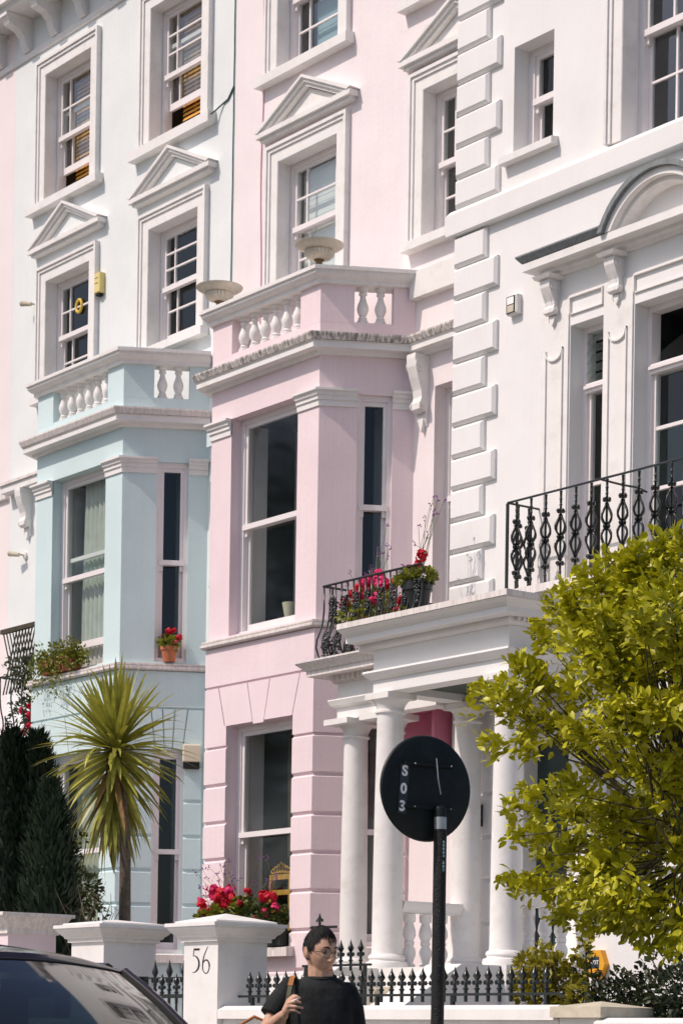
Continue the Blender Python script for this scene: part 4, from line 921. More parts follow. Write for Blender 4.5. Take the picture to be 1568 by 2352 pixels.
for (x, y, sp_) in [(a+10, b+14, c) for a, b, c in OUT]:
    nt = max(6, int(8+sp_*20)); cy = TB.y-0.15+rr.uniform(-0.9, 0.8)*min(0.9, 0.2+sp_)+(-0.75 if y < 1650 else -0.1 if y < 1800 else 0.42); cp = onY(x, y, cy); cr = 0.075+0.11*sp_
    for _ in range(nt):
        v = rv(rr).normalized(); p = cp+Vector((v.x*1.5, v.y, v.z*0.72))*cr*rr.uniform(0.35, 1.0)
        o = (p-core); ax_ = (o.normalized()+Vector((0, 0, 0.35))+rv(rr, 0.35)).normalized()
        base = p-ax_*rr.uniform(0.10, 0.2)
        if rr.random() < 0.10: limbs.tube([core+(base-core)*0.5+rv(rr, 0.06), core+(base-core)*0.72+rv(rr, 0.06), base+rv(rr, .02), p], [0.008, 0.006, 0.004, 0.002], 4)
        nl = rr.randint(7, 10); nn, a, b = frame_of(ax_); base = p-ax_*rr.uniform(0.14, 0.26); tw0 = rr.uniform(0, 6.28)
        for j in range(nl):
            t = j/(nl-1); ang = tw0+j*3.1416+rr.uniform(-.7, .7); side = a*math.cos(ang)+b*math.sin(ang)
            d = ax_*(0.35+0.9*t*t)+side*(1.0-0.55*t)+rv(rr, 0.28)
            q = base+(p-base)*t
            L = rr.uniform(0.042, 0.105)*(1.1-0.3*t); up = ax_*0.5+rv(rr, 0.5)+Vector((0, 0, 0.7))
            cand.append((q, d.normalized(), up, L, rr.uniform(0.46, 0.60)))
tk.v += limbs.v and [] or []
tko = tk.build('trunk', BARK, tree, True)
lb = limbs.build('branches', TWIG, tree); lb['kind'] = 'stuff'
def depthof(c): return c[0].dot(FW)
def inframe(c):
    d = depthof(c); return c[0].dot(RT)/d*FPX+784 < 1560
vis = sorted([c for c in cand if inframe(c)], key=lambda c: depthof(c)-3*c[3]); near = vis[:300]; ids = {id(c) for c in near}
crown = MB()
for c in cand:
    if id(c) in ids: continue
    add_leaf(crown, c[0], c[1], c[2], c[3], c[3]*c[4], rr.uniform(.1, .5), rr.uniform(0, .45), 3)
cro = crown.build('crown', MAGN, tree, True, fixn=False); cro['kind'] = 'stuff'
for c in near:
    d = c[1]; s = d.cross(c[2]).normalized(); n_ = s.cross(d).normalized()
    o = put(rr.choice(PROTO), 'leaf', cro, c[0])
    M3 = Matrix((d, -s, n_)).transposed(); o.rotation_euler = M3.to_euler(); o.scale = (c[3], c[3]*c[4]/0.46, c[3])

# ------------------------------------------------------------------ shrubs
def shrub(name, label, cat, base, spots, lm, L, W, n, r0, stems=True, seed=1, bias=(0, 0, .3), group=None, stems_only=0):
    r_ = random.Random(seed); t = thing(name, label, cat, base, group)
    f = MB(); st = MB()
    for p, r in spots:
        clump(f, r_, p, r, int(n*(r/r0)**2), L, W, bias)
        if stems: st.tube([Vector((base[0]+r_.uniform(-.05, .05), base[1], base[2])), (Vector(base)+Vector(p))/2+rv(r_, .05), Vector(p)+rv(r_, r*.3)], [0.014, 0.010, 0.005], 5)
    fo = f.build('foliage', lm, t, True, fixn=False); fo['kind'] = 'stuff'
    if stems: so = st.build('stems', TWIG, t); so['kind'] = 'stuff'
    return t
def spots(px, Y, k=1.0):
    out = []
    for x, y, r in px:
        p = onY(x, y, Y+random.Random(x*7+y).uniform(-.15, .15)); d = p.dot(FW); out.append((p, r*d/FPX*k))
    return out
gb = spots([(1210, 2215, 26), (1240, 2240, 40), (1205, 2275, 30), (1250, 2285, 40), (1290, 2270, 40), (1320, 2230, 26), (1335, 2190, 18), (1345, 2165, 12), (1300, 2310, 36), (1330, 2290, 30), (1195, 2225, 16), (1260, 2195, 20), (1240, 2180, 12), (1275, 2220, 25)], 10.95)
shrub('bush', 'golden-leaved bush behind the end of the low white wall', 'bush', (-11.3, 10.95, GZ), gb, BUSHM, 0.05, 0.034, 230, 0.12, True, 3)
hb = spots([(1340, 2330, 50), (1390, 2310, 50), (1440, 2300, 60), (1500, 2290, 60), (1560, 2280, 70), (1600, 2300, 70), (1380, 2345, 50), (1460, 2345, 60), (1540, 2350, 60), (1365, 2265, 22), (1420, 2250, 20), (1335, 2240, 20), (1350, 2205, 14), (1470, 2235, 16), (1480, 2215, 8), (1500, 2210, 9), (1430, 2225, 8)], 10.98)
shrub('hedge', 'dark shaded hedge at the bottom right under the tree', 'hedge', (-9.3, 10.98, GZ), hb, HEDGE, 0.045, 0.028, 260, 0.15, True, 4)
lbp = spots([(150, 1900, 28), (170, 1920, 26), (200, 1925, 14), (165, 1960, 25), (150, 2000, 30), (175, 2020, 34), (200, 2040, 34), (185, 2075, 40), (160, 2100, 50), (215, 2075, 20), (225, 2100, 20), (140, 1950, 30), (130, 2060, 50), (225, 2050, 12)], 12.1)
shrub('shrub', 'loose dark green shrub between the conifers and the palm trunk', 'bush', (-20.6, 12.1, GZ), lbp, SHRUB, 0.05, 0.032, 90, 0.12, True, 5)
# conifers: dense upright sprays on a tapering core
def conifer(label, px, top, bot, rbot, Y, seed):
    r_ = random.Random(seed); p0 = onY(px, bot, Y); p1 = onY(px, top, Y); H = p1.z-GZ; base = Vector((p0.x, Y, GZ))
    t = thing('conifer', label, 'conifer', base, 'conifers left of the palm')
    MB().tube([base, base+Vector((0, 0, H*0.5)), base+Vector((0, 0, H*0.93))], [0.05, 0.035, 0.008], 7).build('trunk', BARK, t)
    f = MB(); n = 7500
    for _ in range(n):
        z = r_.random()**0.8; rad = rbot*(1-z)**0.5*(0.86+0.22*math.sin(z*31+seed)*math.sin(r_.random()*6))
        a = r_.random()*6.283; q = r_.uniform(0.75, 1.05); p = base+Vector((rad*math.cos(a)*q, rad*math.sin(a)*q, z*H*0.97+0.05))
        d = Vector((math.cos(a)*0.5, math.sin(a)*0.5, 1.1))+rv(r_, 0.25)
        add_leaf(f, p, d, (math.cos(a), math.sin(a), 0.2), r_.uniform(0.06, 0.13), 0.028, 0.3, -0.1, 2)
    f.lathe([(rbot*0.72*(1-i/10)**0.5+0.003, H*0.93*i/10) for i in range(11)], base.x, base.y, 10, GZ+0.02)
    fo = f.build('foliage', CONIF, t, True, fixn=False); fo['kind'] = 'stuff'
conifer('tall dark conifer at the left edge of the photo', 22, 1668, 2100, 0.66, 11.8, 2)
conifer('slimmer dark conifer standing second from the left edge', 82, 1672, 2100, 0.60, 12.0, 5)
conifer('shorter dark conifer in front of the loose shrub', 112, 1790, 2100, 0.52, 11.5, 8)
tw_ = thing('bare_shrub', 'bare wiry twigs above the far-left pink pier', 'shrub', (-18.45, 11.2, GZ))
m = MB(); r_ = random.Random(5)
for i in range(16):
    x = -18.65+0.05*i; m.tube([(x, 11.2, GZ), (x+r_.uniform(-.1, .1), 11.2+r_.uniform(-.1, .1), 0.7), (x+r_.uniform(-.2, .2), 11.2+r_.uniform(-.1, .1), 1.0+r_.uniform(.05, .2)), (x+r_.uniform(-.28, .28), 11.15, 1.1+r_.uniform(.05, .28))], [0.008, 0.006, 0.004, 0.002], 4)
so = m.build('stems', BARK, tw_); so['kind'] = 'stuff'

# ------------------------------------------------------------------ cabbage palm
r_ = random.Random(11)
PY_ = 12.3; pc = onY(264, 1722, PY_); pb = onY(287, 2110, PY_)
palm = thing('cabbage_palm', 'spiky cabbage palm with yellow-green sword leaves before the blue house', 'palm', (pb.x, PY_, GZ))
MB().tube([(pb.x, PY_, GZ), (pb.x, PY_, pb.z), (pb.x-0.01, PY_, (pb.z+pc.z)/2), (pc.x, PY_, pc.z+0.05)], [0.075, 0.058, 0.052, 0.05], 12).build('trunk', BARK, palm, True)
def sword(curl, mname, mm):
    m = MB(); n = 9; vs = []; fs = []; x = z = 0.0; ang = 0.0
    for i in range(n+1):
        t = i/n; w = 0.5*(0.55+0.45*min(1, t*4))*(1-t**2.2)**0.8 if t < 1 else 0.0
        vs += [(x, -w, 0.012*w+z), (x, 0, z), (x, w, 0.012*w+z)]
        ang = -curl*(t**1.4); x += math.cos(ang)/n; z += math.sin(ang)/n
    for i in range(n): k = i*3; fs += [(k, k+3, k+4, k+1), (k+1, k+4, k+5, k+2)]
    m.v = vs; m.f = fs; m.mi = [0]*len(fs); return m.mesh(mname, mm, True, (0, 0, 0))
SW = [sword(c, 'sword_leaf', CORD) for c in (0.1, 0.3, 0.55, 0.85, 1.25)]; SWD = [sword(c, 'dry_sword_leaf', DRY) for c in (0.2, 0.6)]
crn = MB().lathe([(0.052, -0.70), (0.085, -0.2), (0.08, 0.0), (0.05, 0.12), (0.01, 0.2)], pc.x, PY_, 12, pc.z).build('crown', BARK, palm, True)
for i in range(296):
    q = i/296; el = 88-170*q**0.85+r_.uniform(-7, 7); az_ = i*2.39996+r_.uniform(-.2, .2)
    e = R(max(-86, el)); L = r_.uniform(0.64, 0.86)*(1.0 if el > -25 else 0.9)
    zoff = 0.12-0.30*q-(0.38*(q-0.6)/0.4 if q > 0.6 else 0)
    me = SW[0] if el > 55 else SW[1] if el > 25 else SW[2] if el > -10 else SW[r_.choice((1, 2))] if el > -45 else SW[r_.choice((0, 1))]
    if r_.random() < 0.15 and el > -10: me = SW[r_.choice((3, 4))]
    if el < -25 and r_.random() < 0.10: me = r_.choice(SWD)
    rad = 0.045
    o = put(me, 'sword_leaf', crn, (pc.x+rad*math.cos(az_), PY_+rad*math.sin(az_), pc.z+zoff))
    d = Vector((math.cos(e)*math.cos(az_), math.cos(e)*math.sin(az_), math.sin(e))); s = Vector((-math.sin(az_), math.cos(az_), 0)); n_ = d.cross(s)
    s = (s+n_*r_.uniform(-.4, .4)).normalized(); n_ = d.cross(s)
    o.rotation_euler = Matrix((d, s, n_)).transposed().to_euler(); o.scale = (L, r_.uniform(0.048, 0.072), L)

# ------------------------------------------------------------------ flower pots
POT = lambda r, h: [(r*0.70, 0), (r*0.92, h*0.72), (r*0.93, h*0.74), (r*1.04, h*0.75), (r*1.06, h), (r*0.92, h), (r*0.90, h*0.9), (0.01, h*0.88)]
def pot(label, c, r, h, m, plants, seed, cat='flower pot', name='flower_pot', group=None):
    r_ = random.Random(seed); t = thing(name, label, cat, c, group)
    MB().lathe(POT(r, h), c[0], c[1], 18, c[2]).build('pot', m, t, True)
    MB().lathe([(r*0.88, 0), (r*0.88, 0.01)], c[0], c[1], 14, c[2]+h*0.89).build('soil', SOIL, t)
    top = Vector((c[0], c[1], c[2]+h)); f = MB()
    for off, rad, n, L, W in plants['leaf']: clump(f, r_, top+Vector(off), rad, n, L, W, (0, 0, 0.35), plants.get('sc', (1, 1, 0.8)), 0.3)
    if f.v: fo = f.build('foliage', plants.get('lm', GERA), t, True, fixn=False); fo['kind'] = 'stuff'
    for off, rad, mm in plants.get('flower', []):
        p = top+Vector(off); hd = MB(); flower_head(hd, r_, p, rad, 26, rad*0.42); hd.ball(p, rad*0.42, 7, 5); b = hd.build('flower_head', mm, t)
        MB().tube([top+Vector((off[0]*.3, off[1]*.3, -0.02)), top+Vector(off)*0.6+Vector((0, 0, .01)), p], 0.004, 4).build('stem', GERA, t)
    for off, n in plants.get('spray', []):
        sm = MB(); fl_ = MB()
        for i in range(n):
            e = top+Vector(off)+rv(r_, 0.07); mid = top+Vector(off)*0.5+rv(r_, 0.04)
            sm.tube([top, mid, e], 0.003, 3)
            for k in range(4): fl_.ball(e+rv(r_, 0.012), 0.008, 5, 3)
        o = sm.build('wiry_stems', SILV, t); o['kind'] = 'stuff'; o = fl_.build('lilac_florets', LILAC, t); o['kind'] = 'stuff'
    return t
# geranium on the blue bay's side sill
p = BF2(0.64, -0.02, 4.695)
pot('terracotta pot of red geraniums on the blue bay side sill', (p[0], p[1]-0.03, 4.695), 0.105, 0.19, TERRA,
    dict(leaf=[((0, 0, .04), .14, 90, .055, .05), ((-.08, 0, .06), .08, 30, .05, .045), ((.09, 0, .05), .09, 30, .05, .045)],
         flower=[((-.22, -.02, .07), .042, RED), ((-.14, .02, .16), .028, RED), ((.02, 0, .18), .03, RED), ((.06, -.04, .19), .045, RED), ((.10, 0, .20), .028, RED), ((.17, .03, .10), .042, RED), ((.19, -.03, .03), .02, HOT)]), 31)
# terracotta trough of trailing greenery on the blue bay front sill
def trough(label, F, s0, s1, z, seed, n=3):
    r_ = random.Random(seed); c = F((s0+s1)/2, -0.02, z); t = thing('planter', label, 'planter', c)
    w = (s1-s0)/n
    for i in range(n):
        a = s0+w*i+0.01; b = a+w-0.02; m = MB(F)
        m.add([(a+.02, -.10, z), (b-.02, -.10, z), (b-.02, .04, z), (a+.02, .04, z), (a, -.13, z+.15), (b, -.13, z+.15), (b, .06, z+.15), (a, .06, z+.15)], [(0, 3, 2, 1), (0, 1, 5, 4), (1, 2, 6, 5), (2, 3, 7, 6), (3, 0, 4, 7), (4, 5, 6, 7)])
        m.box(a-.006, b+.006, -.142, .07, z+.15, z+.175)
        m.build('pot', TERRA, t)
    f = MB()
    for i in range(62):
        p = Vector(F(r_.uniform(s0-.10, s1+.16), r_.uniform(-.18, .02), z+.17+r_.uniform(-.10, .17))); clump(f, r_, p, .085, 26, .042, .03, (0, -.3, .1), shell=0.2)
    for i in range(26):
        s = r_.uniform(s0-.22, s1+.05); L = r_.uniform(.15, .55)
        for k in range(int(L/0.03)):
            p = Vector(F(s+r_.uniform(-.03, .03)+0.05*math.sin(k*.4+i), -.17+r_.uniform(-.02, .02), z+.15-k*.032)); add_leaf(f, p, rv(r_)+Vector((0, -.5, -.5)), rv(r_)+Vector((0, -1, .3)), .038, .027, .2, .3, 2)
    fo = f.build('trailing_foliage', GERA, t, True, fixn=False); fo['kind'] = 'stuff'
    return t
trough('terracotta trough of trailing greenery on the blue bay front sill', BF1, 0.30, 1.15, 4.695, 41)
# pots on the pink porch roof
PZ = 3.99
def at(x, y, Y): return onY(x, y, Y)
pot('terracotta jar with hot pink geraniums behind the bowed pink balcony', (-19.35, 15.32, PZ), 0.17, 0.52, TERRA,
    dict(leaf=[((0, 0, .06), .26, 220, .06, .05), ((.25, -.1, -.05), .22, 130, .06, .05), ((.1, -.22, -.2), .22, 130, .06, .05), ((-.1, -.2, -.1), .18, 90, .06, .05)], flower=[((.05, -.25, .12), .06, HOT), ((-.2, -.25, .08), .06, RED), ((.35, -.28, .05), .06, HOT), ((-.25, -.1, .20), .055, RED), ((-.14, -.08, .26), .075, RED), ((-.02, -.1, .28), .085, HOT), ((.10, -.05, .32), .085, HOT), ((.2, -.08, .25), .075, HOT), ((.30, -.05, .22), .06, RED), ((-.36, 0, .16), .035, RED), ((.02, -.12, .18), .05, HOT)],
         spray=[((-.35, 0, .35), 5), ((.1, 0, .62), 8), ((.4, 0, .40), 6), ((-.1, 0, .42), 4)]), 32)
pot('silvery-leaved plant in a low pot behind the grape panels', (-19.0, 15.20, PZ), 0.14, 0.30, TERRA,
    dict(lm=SILV, leaf=[((0, 0, .05), .2, 170, .06, .018), ((.1, -.05, -.02), .17, 90, .06, .018), ((-.1, 0, .12), .14, 60, .05, .016)], flower=[((.22, -.06, .12), .055, HOT), ((.18, -.08, .02), .045, HOT), ((.28, -.05, .22), .05, RED)], spray=[((.1, 0, .35), 6)]), 33)
pot('low pot of magenta geraniums on the pink porch roof', (-18.72, 15.22, PZ), 0.14, 0.26, TERRA,
    dict(leaf=[((0, 0, .0), .22, 150, .06, .055), ((.22, 0, -.03), .18, 100, .06, .055), ((.1, -.1, .1), .14, 60, .06, .055)], flower=[((-.05, -.06, .12), .065, RED), ((.03, -.1, .06), .07, HOT), ((-.12, -.1, -.02), .05, HOT), ((.14, -.05, .03), .05, RED), ((.24, -.06, -.02), .045, RED), ((-.2, -.08, -.12), .04, HOT)]), 34)
BLKP = mat('black_glazed_pot', (0.02, 0.022, 0.024), 0.3, 0.1, 5)
std = thing('plant_stand', 'dark iron plant stand holding the black geranium pot', 'plant stand', (-18.42, 15.12, PZ))
m = MB()
for a in range(3):
    c_, s_ = math.cos(a*2.094), math.sin(a*2.094); m.tube([(-18.42+.12*c_, 15.12+.12*s_, PZ), (-18.42+.06*c_, 15.12+.06*s_, PZ+.15), (-18.42+.11*c_, 15.12+.11*s_, PZ+.30)], .011, 6)
m.lathe([(.12, .295), (.125, .315)], -18.42, 15.12, 16, PZ); m.build('frame', IRON, std)
pot('black pot of red geraniums with lime leaves against the white quoins', (-18.42, 15.12, PZ+.316), 0.15, 0.34, BLKP,
    dict(leaf=[((0, 0, .05), .19, 300, .05, .045), ((.10, 0, .06), .13, 120, .05, .045), ((-.08, -.05, .04), .13, 120, .05, .045)], sc=(1.15, 1, .5), flower=[((.06, 0, .26), .062, RED), ((.02, -.02, .17), .055, RED), ((-.16, 0, .16), .05, RED), ((-.10, -.05, .14), .045, RED), ((-.18, 0, .06), .03, RED)],
         spray=[((.18, .05, .75), 9), ((.05, .05, .55), 4)]), 35)
# window box in the pink ground-floor window
r_ = random.Random(50)
wb = thing('window_box', 'dark window box of pink and red geraniums at the pink ground-floor window', 'window box', PF1(1.05, -.1, 1.05))
MB(PF1).box(.50, 1.70, -.13, .10, 1.05, 1.22).build('trough', mat('dark_painted_wood', (0.015, 0.02, 0.018), .6), wb)
f = MB(); f2 = MB()
for i in range(78):
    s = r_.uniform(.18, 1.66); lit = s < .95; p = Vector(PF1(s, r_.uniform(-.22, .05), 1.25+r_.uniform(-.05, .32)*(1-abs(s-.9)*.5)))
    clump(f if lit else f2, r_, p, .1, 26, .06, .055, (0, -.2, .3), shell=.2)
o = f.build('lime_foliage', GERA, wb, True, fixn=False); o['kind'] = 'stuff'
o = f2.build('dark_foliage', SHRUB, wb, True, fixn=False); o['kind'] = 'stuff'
for s, z, r, mm in ((.10, 1.60, .05, HOT), (.19, 1.55, .065, RED), (.27, 1.47, .06, RED), (.36, 1.50, .05, RED), (.38, 1.66, .07, HOT), (.46, 1.72, .07, HOT), (.44, 1.60, .05, HOT), (.62, 1.66, .08, RED), (.72, 1.70, .075, HOT), (.66, 1.56, .07, RED), (.58, 1.62, .06, RED), (.80, 1.62, .06, RED), (1.08, 1.68, .05, RED), (1.02, 1.55, .035, RED), (1.42, 1.62, .07, RED), (1.52, 1.60, .07, RED), (1.50, 1.42, .05, HOT), (1.60, 1.48, .05, HOT), (1.30, 1.30, .07, RED), (1.22, 1.38, .04, RED), (1.50, 1.24, .07, RED), (1.56, 1.18, .05, RED), (.42, 1.38, .05, HOT), (.72, 1.22, .06, RED)):
    p = Vector(PF1(s, -.16+r_.uniform(-.06, .06), z)); hd = MB(); flower_head(hd, r_, p, r, 26, r*.42); hd.ball(p, r*.42, 7, 5); hd.build('flower_head', mm, wb)
    MB().tube([PF1(s*.7+.3, 0, 1.2), Vector(PF1(s*.9+.1, -.05, (z+1.2)/2)), p], .004, 4).build('stem', GERA, wb)
sm = MB(); fl_ = MB()
for i in range(26):
    a = Vector(PF1(r_.uniform(.3, 1.5), -.08, 1.25)); e = Vector(PF1(r_.uniform(.0, 1.65), -.15, r_.uniform(1.7, 2.05))); sm.tube([a, (a+e)/2+rv(r_, .04), e], .003, 3)
    for k in range(5): fl_.ball(e+rv(r_, .018), .009, 5, 3)
o = sm.build('wiry_stems', SILV, wb); o['kind'] = 'stuff'; o = fl_.build('lilac_florets', LILAC, wb); o['kind'] = 'stuff'
# dark planting on the far-left balcony
pot('dark bushy plant with red blooms on the far-left balcony', (-27.62, 16.25, 3.955), .2, .3, TERRA, dict(lm=HEDGE, leaf=[((0, 0, .1), .36, 420, .07, .04), ((-.3, 0, .2), .38, 420, .07, .04), ((-.2, 0, .65), .3, 260, .07, .04), ((.02, -.1, -.15), .25, 200, .06, .04), ((-.5, 0, .75), .35, 300, .07, .04)], flower=[((.12, -.35, .02), .055, RED), ((.16, -.38, -.12), .055, RED), ((.10, -.35, .16), .045, RED), ((.05, -.4, -.2), .045, RED), ((-.05, -.38, .1), .045, RED)]), 36)
# stone urns on the pink balustrade
URN = mat('cream_painted_urn', (0.68, 0.63, 0.54), .7, .06, 6, .15, 40, grime=(.30, .20, .09), gscale=9, gamt=.5)
def urn(label, c):
    t = thing('urn', label, 'urn', c, 'urns on the pink balustrade'); k = 1.0
    MB().lathe([(.085, 0), (.085, .02), (.06, .03), (.042, .055), (.034, .085), (.05, .10), (.05, .112), (.036, .118)], c[0], c[1], 18, c[2]).build('foot', mat('rusty_urn_foot', (.20, .13, .07), .85, .3, 12), t, True)
    m = MB(); n = 48; vs = []; fs = []; pr = [(.06, .110), (.125, .128), (.155, .158), (.165, .190), (.15, .215)]
    for r, z in pr:
        for i in range(n): a = 6.2832*i/n; q = r*(1+(.045 if i % 2 else -.045)); vs.append((c[0]+q*math.cos(a), c[1]+q*math.sin(a), c[2]+z))
    for j in range(len(pr)-1):
        for i in range(n): q = (i+1) % n; fs.append((j*n+i, j*n+q, (j+1)*n+q, (j+1)*n+i))
    m.add(vs, fs); m.build('fluted_bowl', URN, t)
    MB().lathe([(.13, .205), (.17, .215), (.24, .240), (.275, .265), (.28, .277), (.268, .280), (.20, .255), (.12, .240), (.01, .235)], c[0], c[1], 32, c[2]).build('rim', URN, t, True)
u = onY(735, 600, YB); urn('cream fluted urn at the corner of the pink bay balustrade', (-20.98, YB+.03, 8.588))
urn('cream fluted urn at the far end of the pink balustrade beside the blue house', (-22.93, YB+.03, 8.588))
# ------------------------------------------------------------------ round road sign seen from behind
SD = 13.2
sc_ = onD(980, 1811, SD); nS = Vector((0.992, -0.125, 0)).normalized(); rS = UP.cross(nS).normalized()
BLK = mat('black_sign_back', (0.008, 0.012, 0.012), 0.5, 0.2, 6, 0.05, 40, 0.25, grime=(0.03, 0.035, 0.035), gscale=9, gamt=0.6)
POLEM = mat('black_anti_sticker_coating', (0.006, 0.007, 0.007), 0.45, 0.2, 40, 1.0, 130, 0.35)
GALV = mat('worn_galvanised_steel', (0.42, 0.45, 0.45), 0.4, 0.15, 25, 0, 60, 0.5, metal=0.6)
pc_ = onD(1012, 1811, SD-0.02); PX_, PY2 = pc_.x, pc_.y
sign = thing('road_sign', 'black back of a round road sign marked S03 on a pole', 'sign', (PX_, PY2, GZ))
m = MB(); n = 56; rad = 0.3
ring = lambda r, off: [tuple(sc_+(rS*math.cos(6.2832*i/n)+UP*math.sin(6.2832*i/n))*r+nS*off) for i in range(n)]
vs = ring(0.003, 0.012)+ring(0.18, 0.012)+ring(0.27, 0.006)+ring(0.294, -0.004)+ring(0.30, -0.016)+ring(0.296, -0.024)+ring(0.003, -0.024)
fs = [(j*n+i, j*n+(i+1) % n, (j+1)*n+(i+1) % n, (j+1)*n+i) for j in range(6) for i in range(n)]
m.add(vs, fs); m.build('disc', BLK, sign, True)
def oriented(me, name, parent, p, r, u, nn):
    o = put(me, name, parent, p); o.rotation_euler = Matrix((r, u, nn)).transposed().to_euler(); return o
def onplane(x, y): q = ray(x, y); t = (sc_+nS*0.0135).dot(nS)/q.dot(nS); return q*t
st_ = (onplane(929, 1771)-onplane(923, 1852)).normalized(); r3 = st_.cross(nS)
pl = MB(); a, b = onplane(929, 1771)+st_*0.04, onplane(923, 1852)-st_*0.04
pl.add([tuple(a-r3*.028), tuple(a+r3*.028), tuple(b+r3*.028), tuple(b-r3*.028)]+[tuple(q+nS*.0015) for q in (a-r3*.028, a+r3*.028, b+r3*.028, b-r3*.028)], [(0, 1, 2, 3), (7, 6, 5, 4), (0, 4, 5, 1), (1, 5, 6, 2), (2, 6, 7, 3), (3, 7, 4, 0)]); pl.build('number_strip', IRON, sign)
for ch, x, y in (('S', 929, 1771), ('0', 926, 1812), ('3', 923, 1852)):
    oriented(text_mesh(ch, 0.080, PAPER, 0.0030, 0.0008), 'letter', sign, onplane(x, y)+nS*0.0022, -r3 if False else r3*-1 if r3.dot(rS) < 0 else r3, st_, nS)
zt = sc_.z
m = MB(); m.tube([(PX_, PY2, GZ-0.2), (PX_, PY2, onD(1012, 1906, SD).z)], 0.0375, 18); m.build('pole', POLEM, sign, True)
m = MB(); m.tube([(PX_, PY2, onD(1012, 1906, SD).z-0.01), (PX_, PY2, onD(1012, 1878, SD).z)], 0.0355, 18); m.build('bare_pole_band', GALV, sign, True)
m = MB(); m.tube([(PX_, PY2, onD(1012, 1878, SD).z), (PX_, PY2, zt-0.12)], 0.034, 18); m.ball((PX_, PY2, zt-0.12), 0.034, 14, 6); m.build('upper_sleeve', BLK, sign, True)
for dz in (0.13, -0.11):
    q = sc_+UP*dz; m = MB(Face(q.x, q.y, rS.x, rS.y)); m.box(-0.16, 0.16, -0.034, -0.012, q.z-0.009, q.z+0.009); m.build('channel', BLK, sign)
    for s in (-.10, .14): w = q+rS*s+nS*.035; MB().ball(w, 0.005, 8, 5).build('bolt', GALV, sign)
m = MB(); q = Vector((PX_, PY2, 0))+Vector((nS.x, nS.y, 0))*0.036; m.tube([onD(1002, 1742, SD-.05), onD(1006, 1790, SD-.08), onD(1012, 1825, SD-.06)], 0.0035, 5); m.build('cable', GALV, sign)
mm = (-FW*math.cos(R(30))+RT*math.sin(R(30))).normalized(); tp = Vector((PX_, PY2, onD(1018, 1968, SD).z))+mm*0.0385
tm = text_mesh('\n'.join('S0803.003'), 0.0235, AQUA, 0.0006, 0.0006); zs = [v.co.y for v in tm.vertices]; h = max(zs)-min(zs)
for v in tm.vertices: v.co.y *= 0.172/h
oriented(tm, 'lettering', sign, tp, UP.cross(mm).normalized(), UP, mm)

# ------------------------------------------------------------------ person
SKIN = mat('warm_skin', (0.58, 0.345, 0.235), 0.5, 0.12, 45, 0, 60, 0.35)
HAIRM = mat('black_hair', (0.010, 0.009, 0.009), 0.6, 0.5, 90, 0.5, 300, 0.2)
TEE = mat('black_cotton_jersey', (0.012, 0.014, 0.015), 0.8, 0.6, 9, 0.5, 22, 0.25)
JEAN = mat('dark_trouser_cloth', (0.018, 0.02, 0.026), 0.85, 0.1, 20)
SHOE = mat('black_shoe_leather', (0.012, 0.012, 0.012), 0.4)
WIRE = mat('bronze_spectacle_wire', (0.12, 0.08, 0.05), 0.3, metal=0.8)
STRAP = mat('olive_strap_webbing', (0.16, 0.15, 0.10), 0.8, 0.1, 60)
TAN = mat('tan_leather', (0.42, 0.17, 0.05), 0.55, 0.1, 30)
MD = 12.4
hp = onD(737, 2200, MD); MO = Vector((hp.x, hp.y, GZ))
def PL(a, b, c): return MO+RT*a-FW*b+UP*c                       # right, towards the viewer, up from the pavement
man = thing('person', 'man in black T-shirt and round glasses holding a cigarette', 'person', MO)
def elring(m, rings, seg=20):
    vs = []; fs = []
    for (a, b, c, ra, rb) in rings:
        for i in range(seg): t = 6.2832*i/seg; vs.append(tuple(PL(a+ra*math.cos(t), b+rb*math.sin(t), c)))
    k = len(rings)
    for j in range(k-1):
        for i in range(seg): q = (i+1) % seg; fs.append((j*seg+i, j*seg+q, (j+1)*seg+q, (j+1)*seg+i))
    fs += [tuple(range(seg-1, -1, -1)), tuple(range((k-1)*seg, k*seg))]; m.add(vs, fs)
def limb(m, pts, r, seg=12):
    m.tube([PL(*p) for p in pts], r, seg)
    for p, q in ((pts[0], r[0]), (pts[-1], r[-1])): m.ball(PL(*p), q, seg, 8)
def remeshed(m, name, mt, parent, vox, it=3):
    o = m.build(name, mt, parent, True)
    rm = o.modifiers.new('remesh', 'REMESH'); rm.mode = 'VOXEL'; rm.voxel_size = vox; rm.use_smooth_shade = True
    sm = o.modifiers.new('smooth', 'SMOOTH'); sm.iterations = it; sm.factor = 0.5
    dg = bpy.context.evaluated_depsgraph_get(); me = bpy.data.meshes.new_from_object(o.evaluated_get(dg)); o.modifiers.clear(); o.data = me
    return o
YAW, PIT = R(40), R(-9)
hf = Vector((math.sin(YAW), math.cos(YAW))); hr_ = Vector((math.cos(YAW), -math.sin(YAW)))  # forward and face-right in (a, b)
HC = (-0.004, 0.02, 1.614)
def HD(x, y, z):
    """head frame: x to the face's image-right side, y forward, z up"""
    z *= 1.09; yy = y*math.cos(PIT)-z*math.sin(PIT); zz = y*math.sin(PIT)+z*math.cos(PIT)
    return PL(HC[0]+hr_.x*x+hf.x*yy, HC[1]+hr_.y*x+hf.y*yy, HC[2]+zz)
bd = MB()
